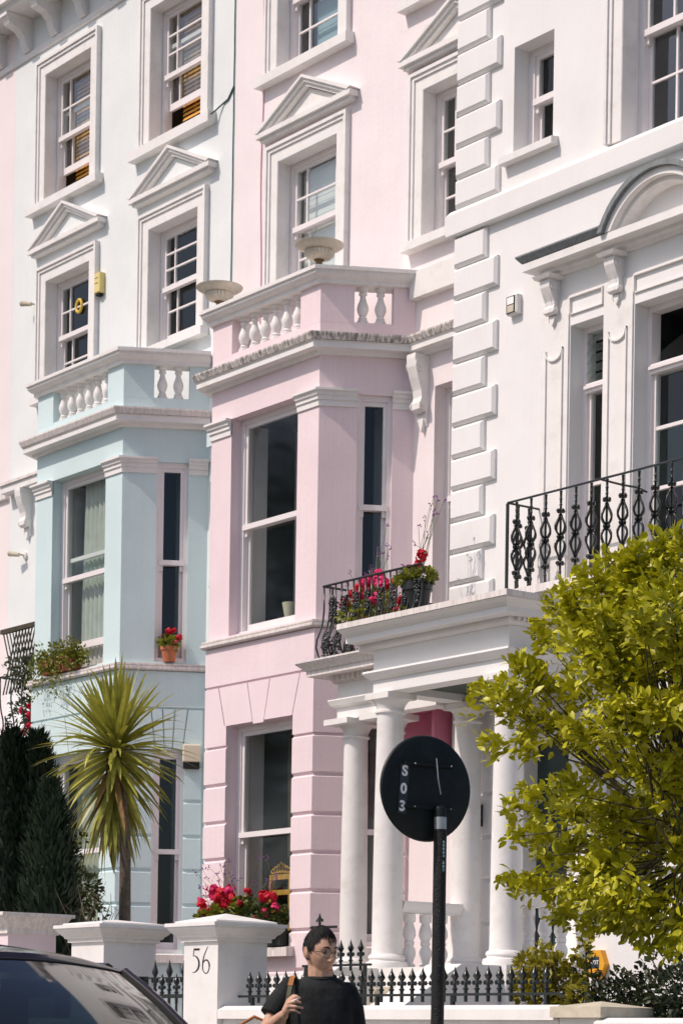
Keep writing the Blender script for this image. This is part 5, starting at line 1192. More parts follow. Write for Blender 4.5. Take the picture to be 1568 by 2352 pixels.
# skull and face
seg, rg = 48, 34; vs = []; fs = []
def hpt(u, v):
    x, y, z = math.cos(v)*math.sin(u), math.cos(v)*math.cos(u), math.sin(v)
    X, Y, Z = 0.076*x, 0.096*y, 0.118*z
    if Z < 0.0:
        k = -Z/0.118; X *= 1-0.30*k**1.3; Y = Y*(1-0.10*k)+0.012*k*(1 if y > 0 else -0.4)
        if y < 0: Y *= 1-0.35*k
    if Z > 0.02 and y > 0: Y -= 0.010*((Z-0.02)/0.1)**1.5
    if y < -0.1: Y *= 1.02
    for sx in (-1, 1):                                     # sockets and cheekbones
        g = math.exp(-(((X-sx*0.032)/0.017)**2+((Z-0.006)/0.013)**2)) if y > 0.2 else 0; Y -= 0.010*g
        g = math.exp(-(((X-sx*0.046)/0.02)**2+((Z+0.022)/0.018)**2)) if y > 0.2 else 0; Y += 0.005*g
    if y > 0.3:
        Y += 0.006*math.exp(-((Z-0.027)/0.010)**2-(X/0.05)**2)+0.006*math.exp(-((Z+0.066)/0.014)**2-(X/0.026)**2)+0.007*math.exp(-((Z+0.100)/0.016)**2-(X/0.022)**2)
        Y -= 0.005*math.exp(-((Z+0.083)/0.007)**2-(X/0.02)**2)
    return (X, Y, Z)
for j in range(rg+1):
    v = -math.pi/2+math.pi*j/rg
    for i in range(seg): vs.append(tuple(HD(*hpt(2*math.pi*i/seg, v))))
for j in range(rg):
    for i in range(seg): q = (i+1) % seg; fs.append((j*seg+i, j*seg+q, (j+1)*seg+q, (j+1)*seg+i))
bd.add(vs, fs)
bd.tube([HD(0, .086, .018), HD(0, .097, -.005), HD(0, .108, -.028), HD(0, .104, -.038)], [.008, .0095, .0135, .010], 10); bd.ball(HD(0, .106, -.031), .0135, 10, 7)
for s in (-1, 1):
    bd.ball(HD(s*.013, .093, -.035), .010, 8, 6); bd.ball(HD(s*.077, -.012, -.012), .016, 10, 8, (1, 1, 1.9)); bd.tube([HD(s*.078, -.016, .018), HD(s*.090, -.024, .012), HD(s*.090, -.022, -.012), HD(s*.080, -.010, -.034)], [.005, .006, .006, .006], 7)
limb(bd, [(0.0, -.005, 1.40), (0.0, 0.0, 1.47), (-.004, .008, 1.56)], [.078, .068, .064])
elring(bd, [(0, 0, .86, .16, .105), (0, 0, 1.0, .15, .10), (0, 0, 1.2, .165, .105), (0, 0, 1.34, .175, .10), (0, 0, 1.42, .15, .085), (0, 0, 1.46, .085, .065)])
SHL, ELL, WRL = (-.155, -.01, 1.415), (-.285, .07, 1.185), (-.187, .27, 1.272)
limb(bd, [SHL, (-.225, .03, 1.30), ELL], [.052, .047, .040]); limb(bd, [ELL, (-.245, .16, 1.222), WRL], [.041, .039, .027])
limb(bd, [(.14, -.01, 1.395), (.172, -.015, 1.28), (.195, .0, 1.13)], [.052, .047, .040]); limb(bd, [(.195, 0, 1.13), (.212, .05, 1.0), (.215, .10, .88)], [.040, .037, .026])
for s in (-1, 1): limb(bd, [(s*.09, 0, .88), (s*.10, .01, .48), (s*.10, -.01, .10)], [.085, .058, .040]); bd.ball(PL(s*.10, .06, .05), .045, 10, 7, (1, 1, .9))
# smoking hand: four metacarpals into a palm, five jointed fingers
KN = [(-.150, .318, 1.352), (-.156, .325, 1.336), (-.159, .325, 1.319), (-.158, .318, 1.300)]
for k in KN: bd.tube([PL(*WRL), PL((WRL[0]+k[0])/2, (WRL[1]+k[1])/2+.004, (WRL[2]+k[2])/2), PL(*k)], [.020, .016, .0115], 8)
FG = [[KN[0], (-.124, .345, 1.366), (-.103, .342, 1.361)], [KN[1], (-.124, .352, 1.343), (-.100, .348, 1.338)], [KN[2], (-.120, .348, 1.317), (-.088, .340, 1.311)], [KN[3], (-.126, .338, 1.297), (-.103, .334, 1.285)]]
for f, r in zip(FG, (.0092, .0095, .0090, .0080)): limb(bd, f, [r*1.05, r, r*.85], 8)
limb(bd, [(-.180, .285, 1.30), (-.160, .30, 1.35), (-.135, .322, 1.372), (-.118, .335, 1.370)], [.015, .012, .0105, .009], 8)
# relaxed left hand
for k, (da, db) in enumerate(((-.022, .03), (-.008, .038), (.008, .036), (.022, .03))): limb(bd, [(.215, .10, .88), (.215+da*.9, .11+db*.4, .80), (.215+da, .12+db, .745+.008*abs(k-1.5)), (.213+da, .115+db*.6, .70+.008*abs(k-1.5))], [.024, .013, .0095, .008], 8)
limb(bd, [(.20, .105, .86), (.185, .145, .81), (.188, .16, .77)], [.015, .011, .009], 8)
body = remeshed(bd, 'body', SKIN, man, 0.0042, 2)
# clothes
ts = MB()
elring(ts, [(0, 0, .78, .185, .125), (0, 0, .95, .18, .12), (0, 0.005, 1.12, .185, .125), (0, 0.005, 1.26, .195, .125), (0, 0, 1.36, .20, .118), (0, 0, 1.42, .178, .10), (0, -.004, 1.455, .125, .085), (0, -.006, 1.482, .082, .074)], 28)
limb(ts, [SHL, (-.215, .02, 1.335)], [.068, .070]); ts.tube([PL(*SHL), PL(-.208, .018, 1.345), PL(-.252, .045, 1.268)], [.068, .069, .070], 16)
ts.tube([PL(.138, -.01, 1.392), PL(.168, -.012, 1.31), PL(.188, -.008, 1.185)], [.066, .064, .062], 16); ts.ball(PL(.138, -.01, 1.392), .066, 14, 10)
for i in range(5):                                       # soft folds
    z0 = .86+.075*i; ts.tube([PL(-.12+.03*i, .112, z0), PL(-.02+.01*i, .120, z0+.03), PL(.10, .108, z0+.09)], [.004, .011, .003], 6)
remeshed(ts, 't_shirt', TEE, man, 0.006, 3)
cn = MB(); cn.tube([PL(.080*math.cos(t), -.002+.076*math.sin(t), 1.482-.016*math.sin(t)) for t in [6.2832*i/24 for i in range(25)]], .007, 6); cn.build('collar', TEE, man, True)
tr_ = MB(); elring(tr_, [(0, 0, .82, .178, .12), (0, 0, .92, .172, .118), (0, 0, .98, .165, .11)])
for s in (-1, 1): limb(tr_, [(s*.09, 0, .86), (s*.10, .01, .48), (s*.10, -.01, .08)], [.098, .075, .065])
remeshed(tr_, 'trousers', JEAN, man, 0.010, 3)
for s in (-1, 1):
    sh = MB(); vs = []; 
    for b_, w, h in ((-.10, .03, .05), (-.07, .042, .09), (0, .045, .10), (.08, .05, .075), (.15, .045, .055), (.19, .02, .035)):
        pass
    sh.T = ID; rings = [(-.11, .03, .06), (-.07, .043, .095), (0.0, .045, .10), (.07, .05, .075), (.14, .048, .055), (.185, .025, .035)]; sg = 12; fs = []
    for b_, w, h in rings:
        for i in range(sg): t = 6.2832*i/sg; vs.append(tuple(PL(s*.10+w*math.cos(t), b_, max(0.0, h/2+h/2*math.sin(t)))))
    for j in range(len(rings)-1):
        for i in range(sg): q = (i+1) % sg; fs.append((j*sg+i, j*sg+q, (j+1)*sg+q, (j+1)*sg+i))
    fs += [tuple(range(sg)), tuple(range((len(rings)-1)*sg, len(rings)*sg))]; sh.add(vs, fs); sh.build('shoe', SHOE, man, True)
# hair: cap grown off the skull plus ragged fringe and side locks
r_ = random.Random(77)
hm = MB(); seg, rg = 40, 26; grid = {}; vs = []; fs = []
def hairline(u):                                         # lowest covered height for direction u (0 = face front)
    a = abs((u+math.pi) % (2*math.pi)-math.pi)
    return 0.084 if a < 0.55 else 0.084-(a-0.55)*0.095 if a < 1.15 else 0.020-(a-1.15)*0.13 if a < 1.5 else -0.052
for j in range(rg+1):
    v = -0.75+(math.pi/2+0.75)*j/rg
    for i in range(seg):
        u = 2*math.pi*i/seg; x, y, z = hpt(u, v); lift = 1.0+(0.10+0.03*math.sin(7*u)*math.cos(5*v))*(1.0 if z > hairline(u)+.01 else 0.55)
        vs.append(tuple(HD(x*lift, y*lift, z*(1.07 if z > 0 else 1.0)+.002))); grid[(i, j)] = z >= hairline(u)
for j in range(rg):
    for i in range(seg):
        q = (i+1) % seg
        if grid[(i, j)] and grid[(q, j)]: fs.append((j*seg+i, j*seg+q, (j+1)*seg+q, (j+1)*seg+i))
hm.add(vs, fs)
def lock(u, v, du, drop, w, out=1.10):
    x, y, z = hpt(u, v); x2, y2, z2 = hpt(u+du, v-drop)
    p0, p1, p2 = HD(x*out, y*out, z*1.07), HD((x+x2)/2*(out+.04), (y+y2)/2*(out+.04), (z+z2)/2+.004), HD(x2*1.05, y2*1.05, z2)
    s = (p2-p0).cross(p1-HD(0, 0, 0)).normalized()*w
    hm.add([tuple(p0-s), tuple(p0+s), tuple(p1-s*.9), tuple(p1+s*.9), tuple(p2)], [(0, 1, 3, 2), (2, 3, 4)])
for _ in range(30): lock(r_.uniform(-.2, .95), .92+r_.uniform(-.08, .12), r_.uniform(-.15, .25), r_.uniform(.25, .52), r_.uniform(.002, .006))
for _ in range(26): lock(r_.uniform(-.95, .2), .95+r_.uniform(-.08, .15), r_.uniform(-.15, .15), r_.uniform(.08, .22), r_.uniform(.002, .006))
for _ in range(150): lock(r_.uniform(-3.14, 3.14), r_.uniform(.5, 1.45), r_.uniform(-.3, .3), r_.uniform(.15, .35), r_.uniform(.002, .005), r_.uniform(1.11, 1.15))
for _ in range(90): a = r_.choice((-1, 1))*r_.uniform(1.5, 3.1); lock(a, r_.uniform(.05, 1.1), r_.uniform(-.2, .2), r_.uniform(.25, .4), r_.uniform(.003, .007), 1.115)
hm.build('hair', HAIRM, man, True, fixn=False)
for s in (-1, 1):
    MB().ball(HD(s*.032, .076, .006), .0125, 10, 7).build('eye', mat('dark_eye', (.02, .012, .01), .2), man, True)
    MB().tube([HD(s*.014, .094, .026), HD(s*.032, .094, .032), HD(s*.050, .082, .027)], [.003, .0045, .002], 5).build('eyebrow', HAIRM, man)
MB().tube([HD(-.022, .096, -.078), HD(-.008, .105, -.074), HD(0, .106, -.0755), HD(.008, .105, -.074), HD(.022, .096, -.078)], [.002, .0045, .0045, .0045, .002], 6).build('lips', mat('lip_skin', (.40, .17, .13), .5), man, True)
gm = MB()
for s in (-1, 1):
    gm.tube([HD(s*.034+.0225*math.cos(t), .108-.010*abs(s*.034+.0225*math.cos(t))/.05, .002+.0225*math.sin(t)) for t in [6.2832*i/20 for i in range(21)]], .0016, 5)
    gm.tube([HD(s*.056, .100, .006), HD(s*.074, .05, .006), HD(s*.080, -.015, .002)], .0018, 5)
gm.tube([HD(-.012, .107, .006), HD(0, .112, .010), HD(.012, .107, .006)], .0016, 5)
go = gm.build('glasses', WIRE, man)
for s in (-1, 1):
    c0 = (s*.034, .002); vs = [tuple(HD(c0[0]+.022*math.cos(6.2832*i/16), .108-.010*abs(c0[0]+.022*math.cos(6.2832*i/16))/.05, c0[1]+.022*math.sin(6.2832*i/16))) for i in range(16)]
    MB().add(vs, [tuple(range(16))]).build('lens', GLASS, go)
cg = MB(); cg.tube([PL(-.150, .335, 1.337), PL(-.112, .372, 1.358)], .004, 8); cg.build('cigarette', PAPER); tag(bpy.data.objects['cigarette'], 'white cigarette between the man\'s fingers', 'cigarette')
bag = thing('shoulder_bag', 'dark shoulder bag with olive strap and tan leather tabs on the man', 'bag', PL(-.30, .03, .95))
def ribbon(pts, w, nrm):
    m = MB(); vs = []; fs = []
    for i, p in enumerate(pts):
        p = Vector(p); d = (Vector(pts[min(i+1, len(pts)-1)])-Vector(pts[max(i-1, 0)])).normalized(); s = d.cross(nrm).normalized()*w/2; o = nrm*.003
        vs += [tuple(p-s), tuple(p+s), tuple(p+s+o), tuple(p-s+o)]
    for i in range(len(pts)-1):
        for k in range(4): fs.append((i*4+k, i*4+(k+1) % 4, (i+1)*4+(k+1) % 4, (i+1)*4+k))
    fs += [(0, 1, 2, 3), (len(vs)-4, len(vs)-1, len(vs)-2, len(vs)-3)]
    return m.add(vs, fs)
VW = -FW
ribbon([PL(-.140, -.08, 1.43), PL(-.145, .02, 1.482), PL(-.150, .062, 1.470), PL(-.158, .095, 1.43)], .026, (VW*.5+UP).normalized()).build('leather_tab', TAN, bag)
ribbon([PL(-.158, .097, 1.43), PL(-.166, .118, 1.38), PL(-.178, .132, 1.30), PL(-.190, .138, 1.22), PL(-.215, .14, 1.12), PL(-.25, .11, 1.05)], .022, VW).build('strap', STRAP, bag)
bb_ = MB(); bb_.T = lambda a, b, c: tuple(PL(a, b, c)); bb_.cbox(-.52, -.22, -.06, .10, .78, 1.10, .02); bb_.build('bag_body', SHOE, bag)
MB().tube([PL(-.46, .02, 1.10), PL(-.42, .03, 1.22), PL(-.345, .05, 1.265), PL(-.28, .05, 1.24), PL(-.26, .04, 1.10)], .009, 8).build('handle', TAN, bag, True)

# ------------------------------------------------------------------ parked car
CARP = mat('aubergine_black_car_paint', (0.020, 0.012, 0.018), 0.25, 0.05, 4, 0, 60, 0.5, coat=1.0)
CGL = glass_mat('car_glass', 1.55, (0.10, 0.14, 0.14), 2.2)
RUB = mat('black_rubber', (0.01, 0.01, 0.01), 0.7)
RIM = mat('alloy_rim', (0.45, 0.45, 0.46), 0.3, metal=0.9)
car = thing('parked_car', 'aubergine-black car whose windscreen and roof edge fill the bottom left corner', 'car', (-9.9, 5.3, GZ-0.12))
RD = GZ-0.12; yc, hw = 5.30, 0.86
def cz(x):                                                # roof line
    return 0.405-0.030*((x+10.6)/1.3)**2
bdm = MB()
SEC = [(-7.35, .70, -.92, -.62), (-7.55, .80, -1.0, -.48), (-7.9, .85, -1.03, -.42), (-8.45, .87, -1.03, -.32), (-9.4, .88, -1.03, -.28), (-11.0, .88, -1.03, -.27), (-12.0, .86, -1.02, -.28), (-12.35, .80, -.98, -.35), (-12.5, .70, -.9, -.6)]
vs = []; fs = []; K = 12
for x, w, z0, z1 in SEC:
    pts = [(-w*.92, z0), (-w, z0+.12), (-w, z0+(z1-z0)*.6), (-w*.97, z1-.03), (-w*.88, z1), (-w*.3, z1+.015), (w*.3, z1+.015), (w*.88, z1), (w*.97, z1-.03), (w, z0+(z1-z0)*.6), (w, z0+.12), (w*.92, z0)]
    vs += [(x, yc+a, z) for a, z in pts]
for j in range(len(SEC)-1):
    for i in range(K): q = (i+1) % K; fs.append((j*K+i, j*K+q, (j+1)*K+q, (j+1)*K+i))
fs += [tuple(range(K)), tuple(range((len(SEC)-1)*K, len(SEC)*K))]; bdm.add(vs, fs)
cb_ = bdm.build('body', CARP, car, True)
XT = lambda y: -9.36-0.10*((y-yc)/.66)**2+0.06; XB = lambda y: -8.50-0.16*((y-yc)/.78)**2+0.08
ZT = lambda y: 0.345-0.045*((y-yc)/.66)**2.0
nY = 12
def wpt(t, k):                                            # windscreen patch: k 0 top .. 1 base
    yt = yc+(-.66+1.32*t); yb = yc+(-.78+1.56*t); x = XT(yt)*(1-k)+XB(yb)*k; z = ZT(yt)*(1-k)+(-.30)*k+0.05*math.sin(math.pi*k); return (x, yt*(1-k)+yb*k, z)
g_ = MB(); vs = [wpt(i/nY, j/6) for j in range(7) for i in range(nY+1)]
g_.add(vs, [(j*(nY+1)+i, j*(nY+1)+i+1, (j+1)*(nY+1)+i+1, (j+1)*(nY+1)+i) for j in range(6) for i in range(nY)]); g_.build('windscreen', CGL, car, True)
rf = MB(); XS = [0, .02, .10, .4, 1.0, 1.7, 2.3, 2.55]; vs = []
for k, dx in enumerate(XS):
    for i in range(nY+1):
        y = yc+(-.68+1.36*i/nY); e = ((y-yc)/.68)
        z = ZT(y)+(0.0 if k == 0 else .030 if k == 1 else .052 if k == 2 else .085 if k in (3,) else .10 if k < 6 else .05 if k == 6 else -.02)*(1-.55*e*e); vs.append((XT(y)-dx, y, z))
rf.add(vs, [(j*(nY+1)+i, j*(nY+1)+i+1, (j+1)*(nY+1)+i+1, (j+1)*(nY+1)+i) for j in range(len(XS)-1) for i in range(nY)]); rf.build('roof', CARP, car, True)
for t in (0, 1):
    s = -1 if t == 0 else 1; pts = [wpt(t, k/6) for k in range(7)]
    MB().tube([(p[0]-.01, p[1]+s*.015, p[2]+.004) for p in pts], [.024]*7, 8).build('windscreen_pillar', CARP, car, True)
    MB().tube([(p[0]+.006, p[1]-s*.012, p[2]+.006) for p in pts], [.010]*7, 6).build('windscreen_seal', RUB, car, True)
    # side glass, sills and rear pillars
    tp_ = [(-9.55, .67, .32), (-10.9, .68, .36), (-11.8, .66, .30)]; bt = [(-8.75, .86, -.28), (-10.9, .87, -.26), (-12.1, .84, -.28)]
    for a in range(2):
        vs = [(tp_[a][0], yc+s*tp_[a][1], tp_[a][2]), (tp_[a+1][0], yc+s*tp_[a+1][1], tp_[a+1][2]), (bt[a+1][0], yc+s*bt[a+1][1], bt[a+1][2]), (bt[a][0], yc+s*bt[a][1], bt[a][2])]
        MB().add(vs, [(0, 1, 2, 3)]).build('side_window', CGL, car)
        MB().tube([vs[1], vs[2]], .035, 6).build('door_pillar', CARP, car); MB().tube([vs[0], vs[1]], .03, 6).build('roof_rail', CARP, car)
    for xw in (-8.3, -11.35):
        w_ = MB(); w_.ext_dz([(yc+s*.62, RD), (yc+s*.62, RD)], 0, 0) if False else None
        n = 20; tyre = MB(); prf = [(.22, .0), (.30, .0), (.32, .02), (.32, .16), (.30, .19), (.22, .19)]
        for (r0, o0), (r1, o1) in zip(prf[:-1], prf[1:]):
            vs = []
            for i in range(n): a = 6.2832*i/n; vs += [(xw+r0*math.cos(a), yc+s*(.68+o0), RD+.32+r0*math.sin(a)), (xw+r1*math.cos(a), yc+s*(.68+o1), RD+.32+r1*math.sin(a))]
            tyre.add(vs, [(2*i, 2*((i+1) % n), 2*((i+1) % n)+1, 2*i+1) for i in range(n)])
        wo = tyre.build('wheel', RUB, car); rm_ = MB(); rm_.T = lambda a, d, z: (xw+a, yc+s*(.85+d), RD+.32+z)
        rm_.ext_sz([(.22*math.cos(6.2832*i/16), .22*math.sin(6.2832*i/16)) for i in range(16)], -.02, .012); rm_.build('rim', RIM, wo)
MB().tube([(XT(yc+(-.66+1.32*i/nY))+.004, yc+(-.66+1.32*i/nY), ZT(yc+(-.66+1.32*i/nY))-.004) for i in range(nY+1)], .008, 6).build('header_seal', RUB, car, True)
MB().add([(-11.9, yc-.62, .30), (-11.9, yc+.62, .30), (-12.25, yc+.74, -.28), (-12.25, yc-.74, -.28)], [(0, 1, 2, 3)]).build('rear_window', CGL, car)
it = MB(); it.box(-12.2, -8.7, yc-.8, yc+.8, -.45, -.36)
for y in (-.38, .38): it.cbox(yc+y-.24 if False else -10.15, -9.95, yc+y-.24, yc+y+.24, -.4, .02, .04); it.box(-10.12, -10.0, yc+y-.12, yc+y+.12, .04, .2)
it.build('seats', RUB, car)
MB().box(-9.30, -9.26, yc-.05, yc+.20, .17, .25).build('interior_mirror', RUB, car)
for s in (-1, 1): MB().cbox(-8.85, -8.70, yc+s*.98-.10, yc+s*.98+.10, -.28, -.12, .03).build('door_mirror', CARP, car); MB().lathe([(.02, 0), (.09, .005), (.10, .05), (.0, .06)], -7.42, yc+s*.55, 10, -.68).build('headlamp', RIM, car)

# ------------------------------------------------------------------ wall fixtures
def fixture(name, label, cat, loc, group=None): return thing(name, label, cat, loc, group)
a = onY(224, 650, YM-.075)
t = fixture('alarm_box', 'yellowed plastic alarm box beside the left upper window of the blue house', 'alarm box', (a.x, YM-.04, a.z-.14))
MB().cbox(a.x-.075, a.x+.075, YM-.085, YM, a.z-.135, a.z+.135, .012).build('case', BOXY, t); MB().box(a.x-.04, a.x+.04, YM-.07, YM-.005, a.z-.165, a.z-.135).build('lamp', RUB, t)
for z in (.06, -.01): MB().box(a.x-.05, a.x+.03, YM-.0865, YM-.084, a.z+z, a.z+z+.012).build('printed_line', BARK, t)
def spot(label, x, y):
    a = onY(x, y, YM-.1); t = fixture('wall_spotlight', label, 'spotlight', (a.x, YM-.05, a.z))
    b = MB(); b.T = lambda s, d, z: (a.x+.05+s, YM-.035+d, a.z+z); b.ext_sz([(.05*math.cos(i*.5236), .05*math.sin(i*.5236)) for i in range(12)], 0, .035); b.build('base', TRIM, t)
    MB().tube([(a.x+.05, YM-.03, a.z), (a.x+.03, YM-.12, a.z+.01)], .014, 8).build('arm', STONE, t)
    MB().tube([(a.x+.05, YM-.115, a.z-.005), (a.x-.12, YM-.17, a.z+.03)], [.028, .04], 12).build('lamp_head', STONE, t, True)
spot('small wall spotlight left of the upper blue window', 70, 700); spot('small wall spotlight beside the blue bay at first-floor height', 42, 1275)
a = onY(1185, 706, YW-.05)
t = fixture('floodlight', 'white-cased floodlight with black frame on the white wall', 'floodlight', (-17.575, YW, 7.26))
MB().cbox(-17.655, -17.50, YW-.07, YW, 7.265, 7.455, .012).build('case', TRIM, t); MB().box(-17.65, -17.525, YW-.074, YW-.069, 7.275, 7.445).build('frame', RUB, t)
MB().box(-17.637, -17.54, YW-.077, YW-.073, 7.365, 7.435).build('lens', PAPER, t); MB().box(-17.637, -17.54, YW-.077, YW-.073, 7.285, 7.355).build('sensor', STONE, t)
a = onY(1088, 1872, YW-.06); t = fixture('wall_lamp', 'bronze cylinder lamp on a dark plate beside the white house door', 'wall lamp', (a.x, YW-.03, a.z-.2))
MB().box(a.x+.0, a.x+.10, YW-.05, YW-.0, a.z-.12, a.z+.10).build('plate', RUB, t); MB().lathe([(.035, -.06), (.035, .13)], a.x+.02, YW-.085, 14, a.z).build('shade', mat('bronze', (.30, .22, .15), .35, metal=.8), t, True)
a = onY(446, 1740, 16.28); t = fixture('meter_box', 'cream box with black base beside the rain pipe on the blue bay', 'meter box', (a.x, 16.32, a.z-.13))
bx_ = Vector(BF2(.95, 0, 0)); F2b = BF2
MB(F2b).cbox(.80, 1.02, -.13, -.028, a.z-.02, a.z+.20, .012).build('case', mat('cream_plastic', (.70, .62, .48), .5), t); MB(F2b).box(.81, 1.01, -.125, -.028, a.z-.10, a.z-.02).build('base', RUB, t)
# alarm box by the next porch: amber hexagon with a navy panel
a = onY(1372, 2215, 14.57); t = fixture('alarm_box', 'amber hexagonal alarm box lettered ADT behind the golden bush', 'alarm box', (a.x, 14.56, a.z-.12))
hx = MB(Face(a.x, 14.6)); hx.ext_sz([(-.115, a.z), (-.06, a.z+.125), (.06, a.z+.125), (.115, a.z), (.06, a.z-.125), (-.06, a.z-.125)], -.06, 0.0); hx.build('case', ADTY, t)
MB(Face(a.x, 14.6)).box(-.062, .045, -.064, -.0595, a.z-.035, a.z+.065).build('navy_panel', NAVY, t)
oriented(text_mesh('ADT', 0.052, PAPER, 0.0008, 0.0006), 'lettering', t, (a.x-.008, 14.6-.0655, a.z+.014), Vector((1, 0, 0)), UP, Vector((0, -1, 0)))
for i in range(4): MB(Face(a.x, 14.6)).box(.0, .085, -.066, -.0595, a.z-.108+.016*i, a.z-.100+.016*i).build('vent_slot', RUB, t)
# yellow ring hung in the blue window
a = onY(184, 703, YM+.19); t = MB()
t.tube([(a.x+.072*math.cos(6.2832*i/24), YM+.178, a.z+.085*math.sin(6.2832*i/24)) for i in range(25)], .021, 8)
tag(t.build('hanging_ring', mat('yellow_ring_plastic', (.75, .52, .08), .5), None, True), 'yellow ring hanging in the left upper window of the blue house', 'ring')
# amber slatted blinds behind the two open top-floor sashes
for w, lab in ((A3, 'amber slatted blind in the left top-floor blue window'), (B3, 'amber slatted blind in the right top-floor blue window')):
    t = thing('slatted_blind', lab, 'blind', ((w[0]+w[1])/2, YM+.33, w[2])); n = 30
    for i in range(n): z = w[2]+.03+(w[3]-w[2]-.08)*i/n; MB().add([(w[0]+.27, YM+.315, z), (w[1]-.04, YM+.315, z), (w[1]-.04, YM+.330, z+.045), (w[0]+.27, YM+.330, z+.045)], [(0, 1, 2, 3)]).build('slat', WOODB, t)
    for x in (w[0]+.55, w[1]-.2): MB().box(x-.004, x+.004, YM+.322, YM+.332, w[2]+.02, w[3]-.02).build('cord', WOODB, t)
# curtains and shutters inside the bays
def curtain(label, F, s0, s1, d, z0, z1, m, waves=7, amp=.025):
    b = MB(F); n = waves*6; vs = []
    for z in (z0, (z0+z1)/2, z1): vs += [(s0+(s1-s0)*i/n, d+amp*math.sin(i*6.2832/6+z), z) for i in range(n+1)]
    b.add(vs, [(j*(n+1)+i, j*(n+1)+i+1, (j+1)*(n+1)+i+1, (j+1)*(n+1)+i) for j in range(2) for i in range(n)])
    return tag(b.build('curtain', m, None, True), label, 'curtain')
curtain('grey curtain drawn across the right of the blue bay front window', BF1, .70, 1.66, .31, 4.72, 7.22, CURT, 9)
curtain('white net curtain in the blue ground-floor bay window', BF1, .48, 1.70, .40, 1.07, 3.62, mat('dim_net_curtain', (.45, .45, .36), .9), 9)
curtain('thin dark drape in the pink ground-floor bay window', PF1, .95, 1.70, .50, 1.07, 3.62, mat('brown_drape', (.07, .055, .03), .9), 6)
for F, z0, z1, lab, m in ((BF1, 4.72, 7.2, 'white folded shutter inside the blue bay front window', SHUT), (PF1, 4.72, 7.2, 'white folded shutter inside the pink first-floor bay window', SHUT), (PF1, 1.07, 3.6, 'white folded shutter inside the pink ground-floor window', SHUT)):
    s0 = .425 if z0 > 2 else .445
    o = MB(F).box(s0, s0+.02, .275, .50, z0, z1).box(s0+.02, s0+.03, .30, .475, z0+.1, (z0+z1)/2-.05).box(s0+.02, s0+.03, .30, .475, (z0+z1)/2+.05, z1-.1)
    tag(o.build('shutter', m), lab, 'shutter')
# lampshade and golden chairs glimpsed through the pink windows
lp = thing('table_lamp', 'cream table lamp inside the pink first-floor bay window', 'lamp', PF1(1.02, .45, 4.70))
c = PF1(1.02, .45, 0); MB().lathe([(.06, 0), (.06, .015), (.012, .03), (.012, .16)], c[0], c[1], 12, 4.70).build('stand', RUB, lp); MB().lathe([(.065, .16), (.105, .36)], c[0], c[1], 18, 4.70, False).build('lamp_shade', mat('cream_lampshade', (.62, .55, .42), .8), lp, True)
GOLD = mat('golden_carved_wood', (.50, .27, .045), .45, .2, 14, .3, 30)
def chair(label, s, d):
    t = thing('dining_chair', label, 'chair', PF1(s, d, 1.05), 'golden chairs inside the pink window'); F = PF1; z = 1.05
    for q in (-.19, .19):
        MB(F).box(s+q-.02, s+q+.02, d-.02, d+.02, z, z+.86).build('back_post', GOLD, t); MB(F).box(s+q-.018, s+q+.018, d+.16, d+.196, z, z+.42).build('front_leg', GOLD, t)
    MB(F).box(s-.21, s+.21, d-.015, d+.2, z+.42, z+.47).build('seat', GOLD, t)
    for zz in (.80, .62): MB(F).box(s-.17, s+.17, d-.014, d+.014, z+zz, z+zz+.06).build('back_rail', GOLD, t)
    m = MB(F)
    for i in range(7): q = -.16+.32*i/6; h = .05+.09*(1-abs(q)/.18); m.tube([(s+q+.03*math.cos(a_*.9), d, z+.87+h*.5+h*.45*math.sin(a_*.9)) for a_ in range(8)], .011, 6)
    m.build('carved_crest', GOLD, t)
chair('golden carved chair left of its pair inside the pink window', .98, .40); chair('golden carved chair right of its pair inside the pink window', 1.45, .42)

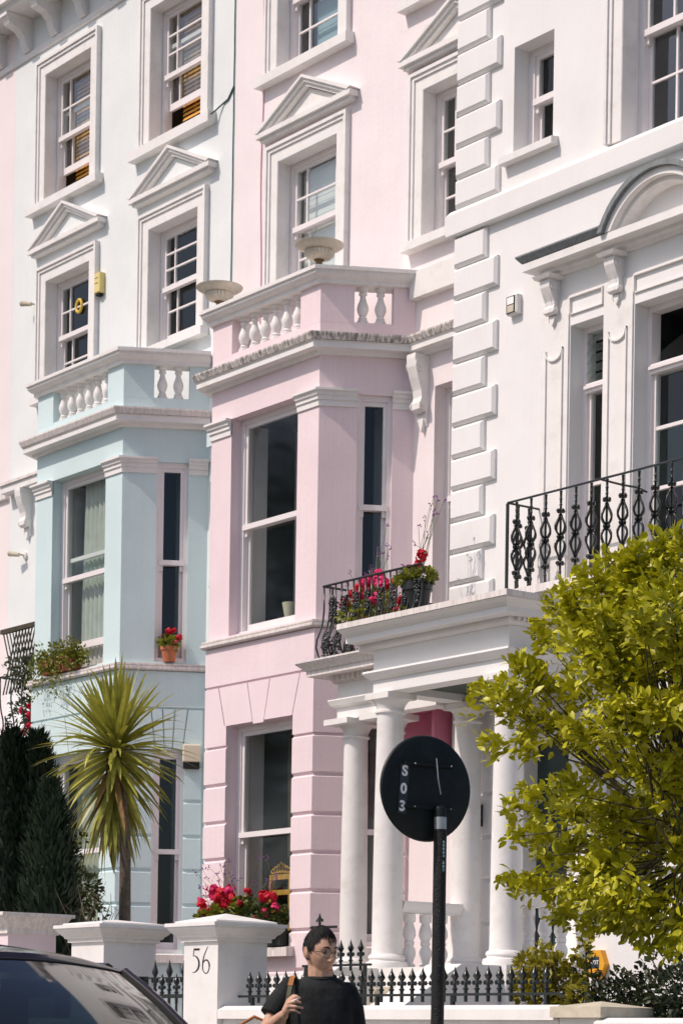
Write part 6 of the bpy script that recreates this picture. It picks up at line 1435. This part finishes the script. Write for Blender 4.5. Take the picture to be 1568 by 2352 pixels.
# ------------------------------------------------------------------ trees across the road, seen only as reflections in the window glass
FAR = leaf_mat('street_tree_leaf', (0.06, 0.075, 0.02), 0.2, 0.2)
def far_tree(label, x, y, H, r, seed):
    r_ = random.Random(seed); t = thing('street_tree', label, 'tree', (x, y, GZ-.12), 'street trees reflected in the windows')
    tk = MB(); b = Vector((x, y, GZ-.12)); tk.tube([b, b+Vector((0, 0, H*.35)), b+Vector((.2, 0, H*.7)), b+Vector((.1, .1, H*.92))], [.22, .17, .10, .03], 8)
    for i in range(14): z = H*r_.uniform(.3, .8); a = r_.random()*6.283; e = b+Vector((math.cos(a)*r*.8, math.sin(a)*r*.8, z+r*.5)); tk.tube([b+Vector((0, 0, z)), (b+Vector((0, 0, z))+e)/2+Vector((0, 0, .3)), e], [.07, .045, .015], 5)
    tk.build('trunk', BARK, t); f = MB()
    for i in range(60):
        v = rv(r_).normalized()*r_.uniform(.55, 1); c = b+Vector((0, 0, H*.66))+Vector((v.x*r, v.y*r, v.z*H*.30)); clump(f, r_, c, r*.34, 260, .17, .11, shell=.2)
    fo = f.build('crown', FAR, t, fixn=False); fo['kind'] = 'stuff'
for i, (x, y, H, r) in enumerate(((-57, -8.5, 21, 4.6), (-67, -9, 23, 5.0), (-78, -9, 22, 4.8), (-48, -9, 18, 4.2))):
    far_tree(['second tallest street tree across the road, reflected in the pink bay glass', 'tallest leafy street tree across the road, reflected in the pink bay glass', 'farthest street tree across the road, reflected in the blue bay glass', 'shortest street tree across the road, reflected in the lower windows'][i], x, y, H, r, 60+i)

# blinds and drapes close behind the upper panes
def blind(label, w, Y, x0, x1, z0, m):
    b = MB(); n = 40
    for i in range(n): z = z0+(w[3]-.08-z0)*i/n; b.box(x0, x1, Y+.004*(i % 2), Y+.006+.004*(i % 2), z, z+(w[3]-.08-z0)/n)
    return tag(b.build('window_blind', m), label, 'blind')
blind('white roller blind filling the pink second-floor window behind the corner urn', C2, YM+.30, C2[0]+.10, C2[1]-.06, C2[2]+.06, mat('white_blind_cloth', (.80, .79, .78), .8))  # blind cloth is plain white of its own
blind('pale slatted blind in the pink top-floor window', C3, YM+.32, C3[0]+.34, C3[1]-.06, C3[2]+.06, mat('grey_blue_blind', (.30, .42, .46), .7))
curtain('pale grey drape in the pink window beside the white quoins', Face(0, YM), D2[0]+.30, D2[1]-.06, .33, D2[2]+.06, D2[3]-.06, mat('pale_grey_drape', (.62, .62, .60), .85), 6, .02)
curtain('pale drape inside the big upper window of the white house', Face(0, YW), WU[0]+.62, WU[1]-.06, .36, WU[2]+.06, WU[3]-.06, mat('cool_white_drape', (.58, .58, .60), .85), 6, .02)
curtain('dim grey net behind the large first-floor window of the white house', Face(0, YW), C1[0]+.28, C1[1]-.06, .40, C1[2]+.1, 6.32, mat('dim_grey_net', (.26, .28, .28), .85), 7, .015)
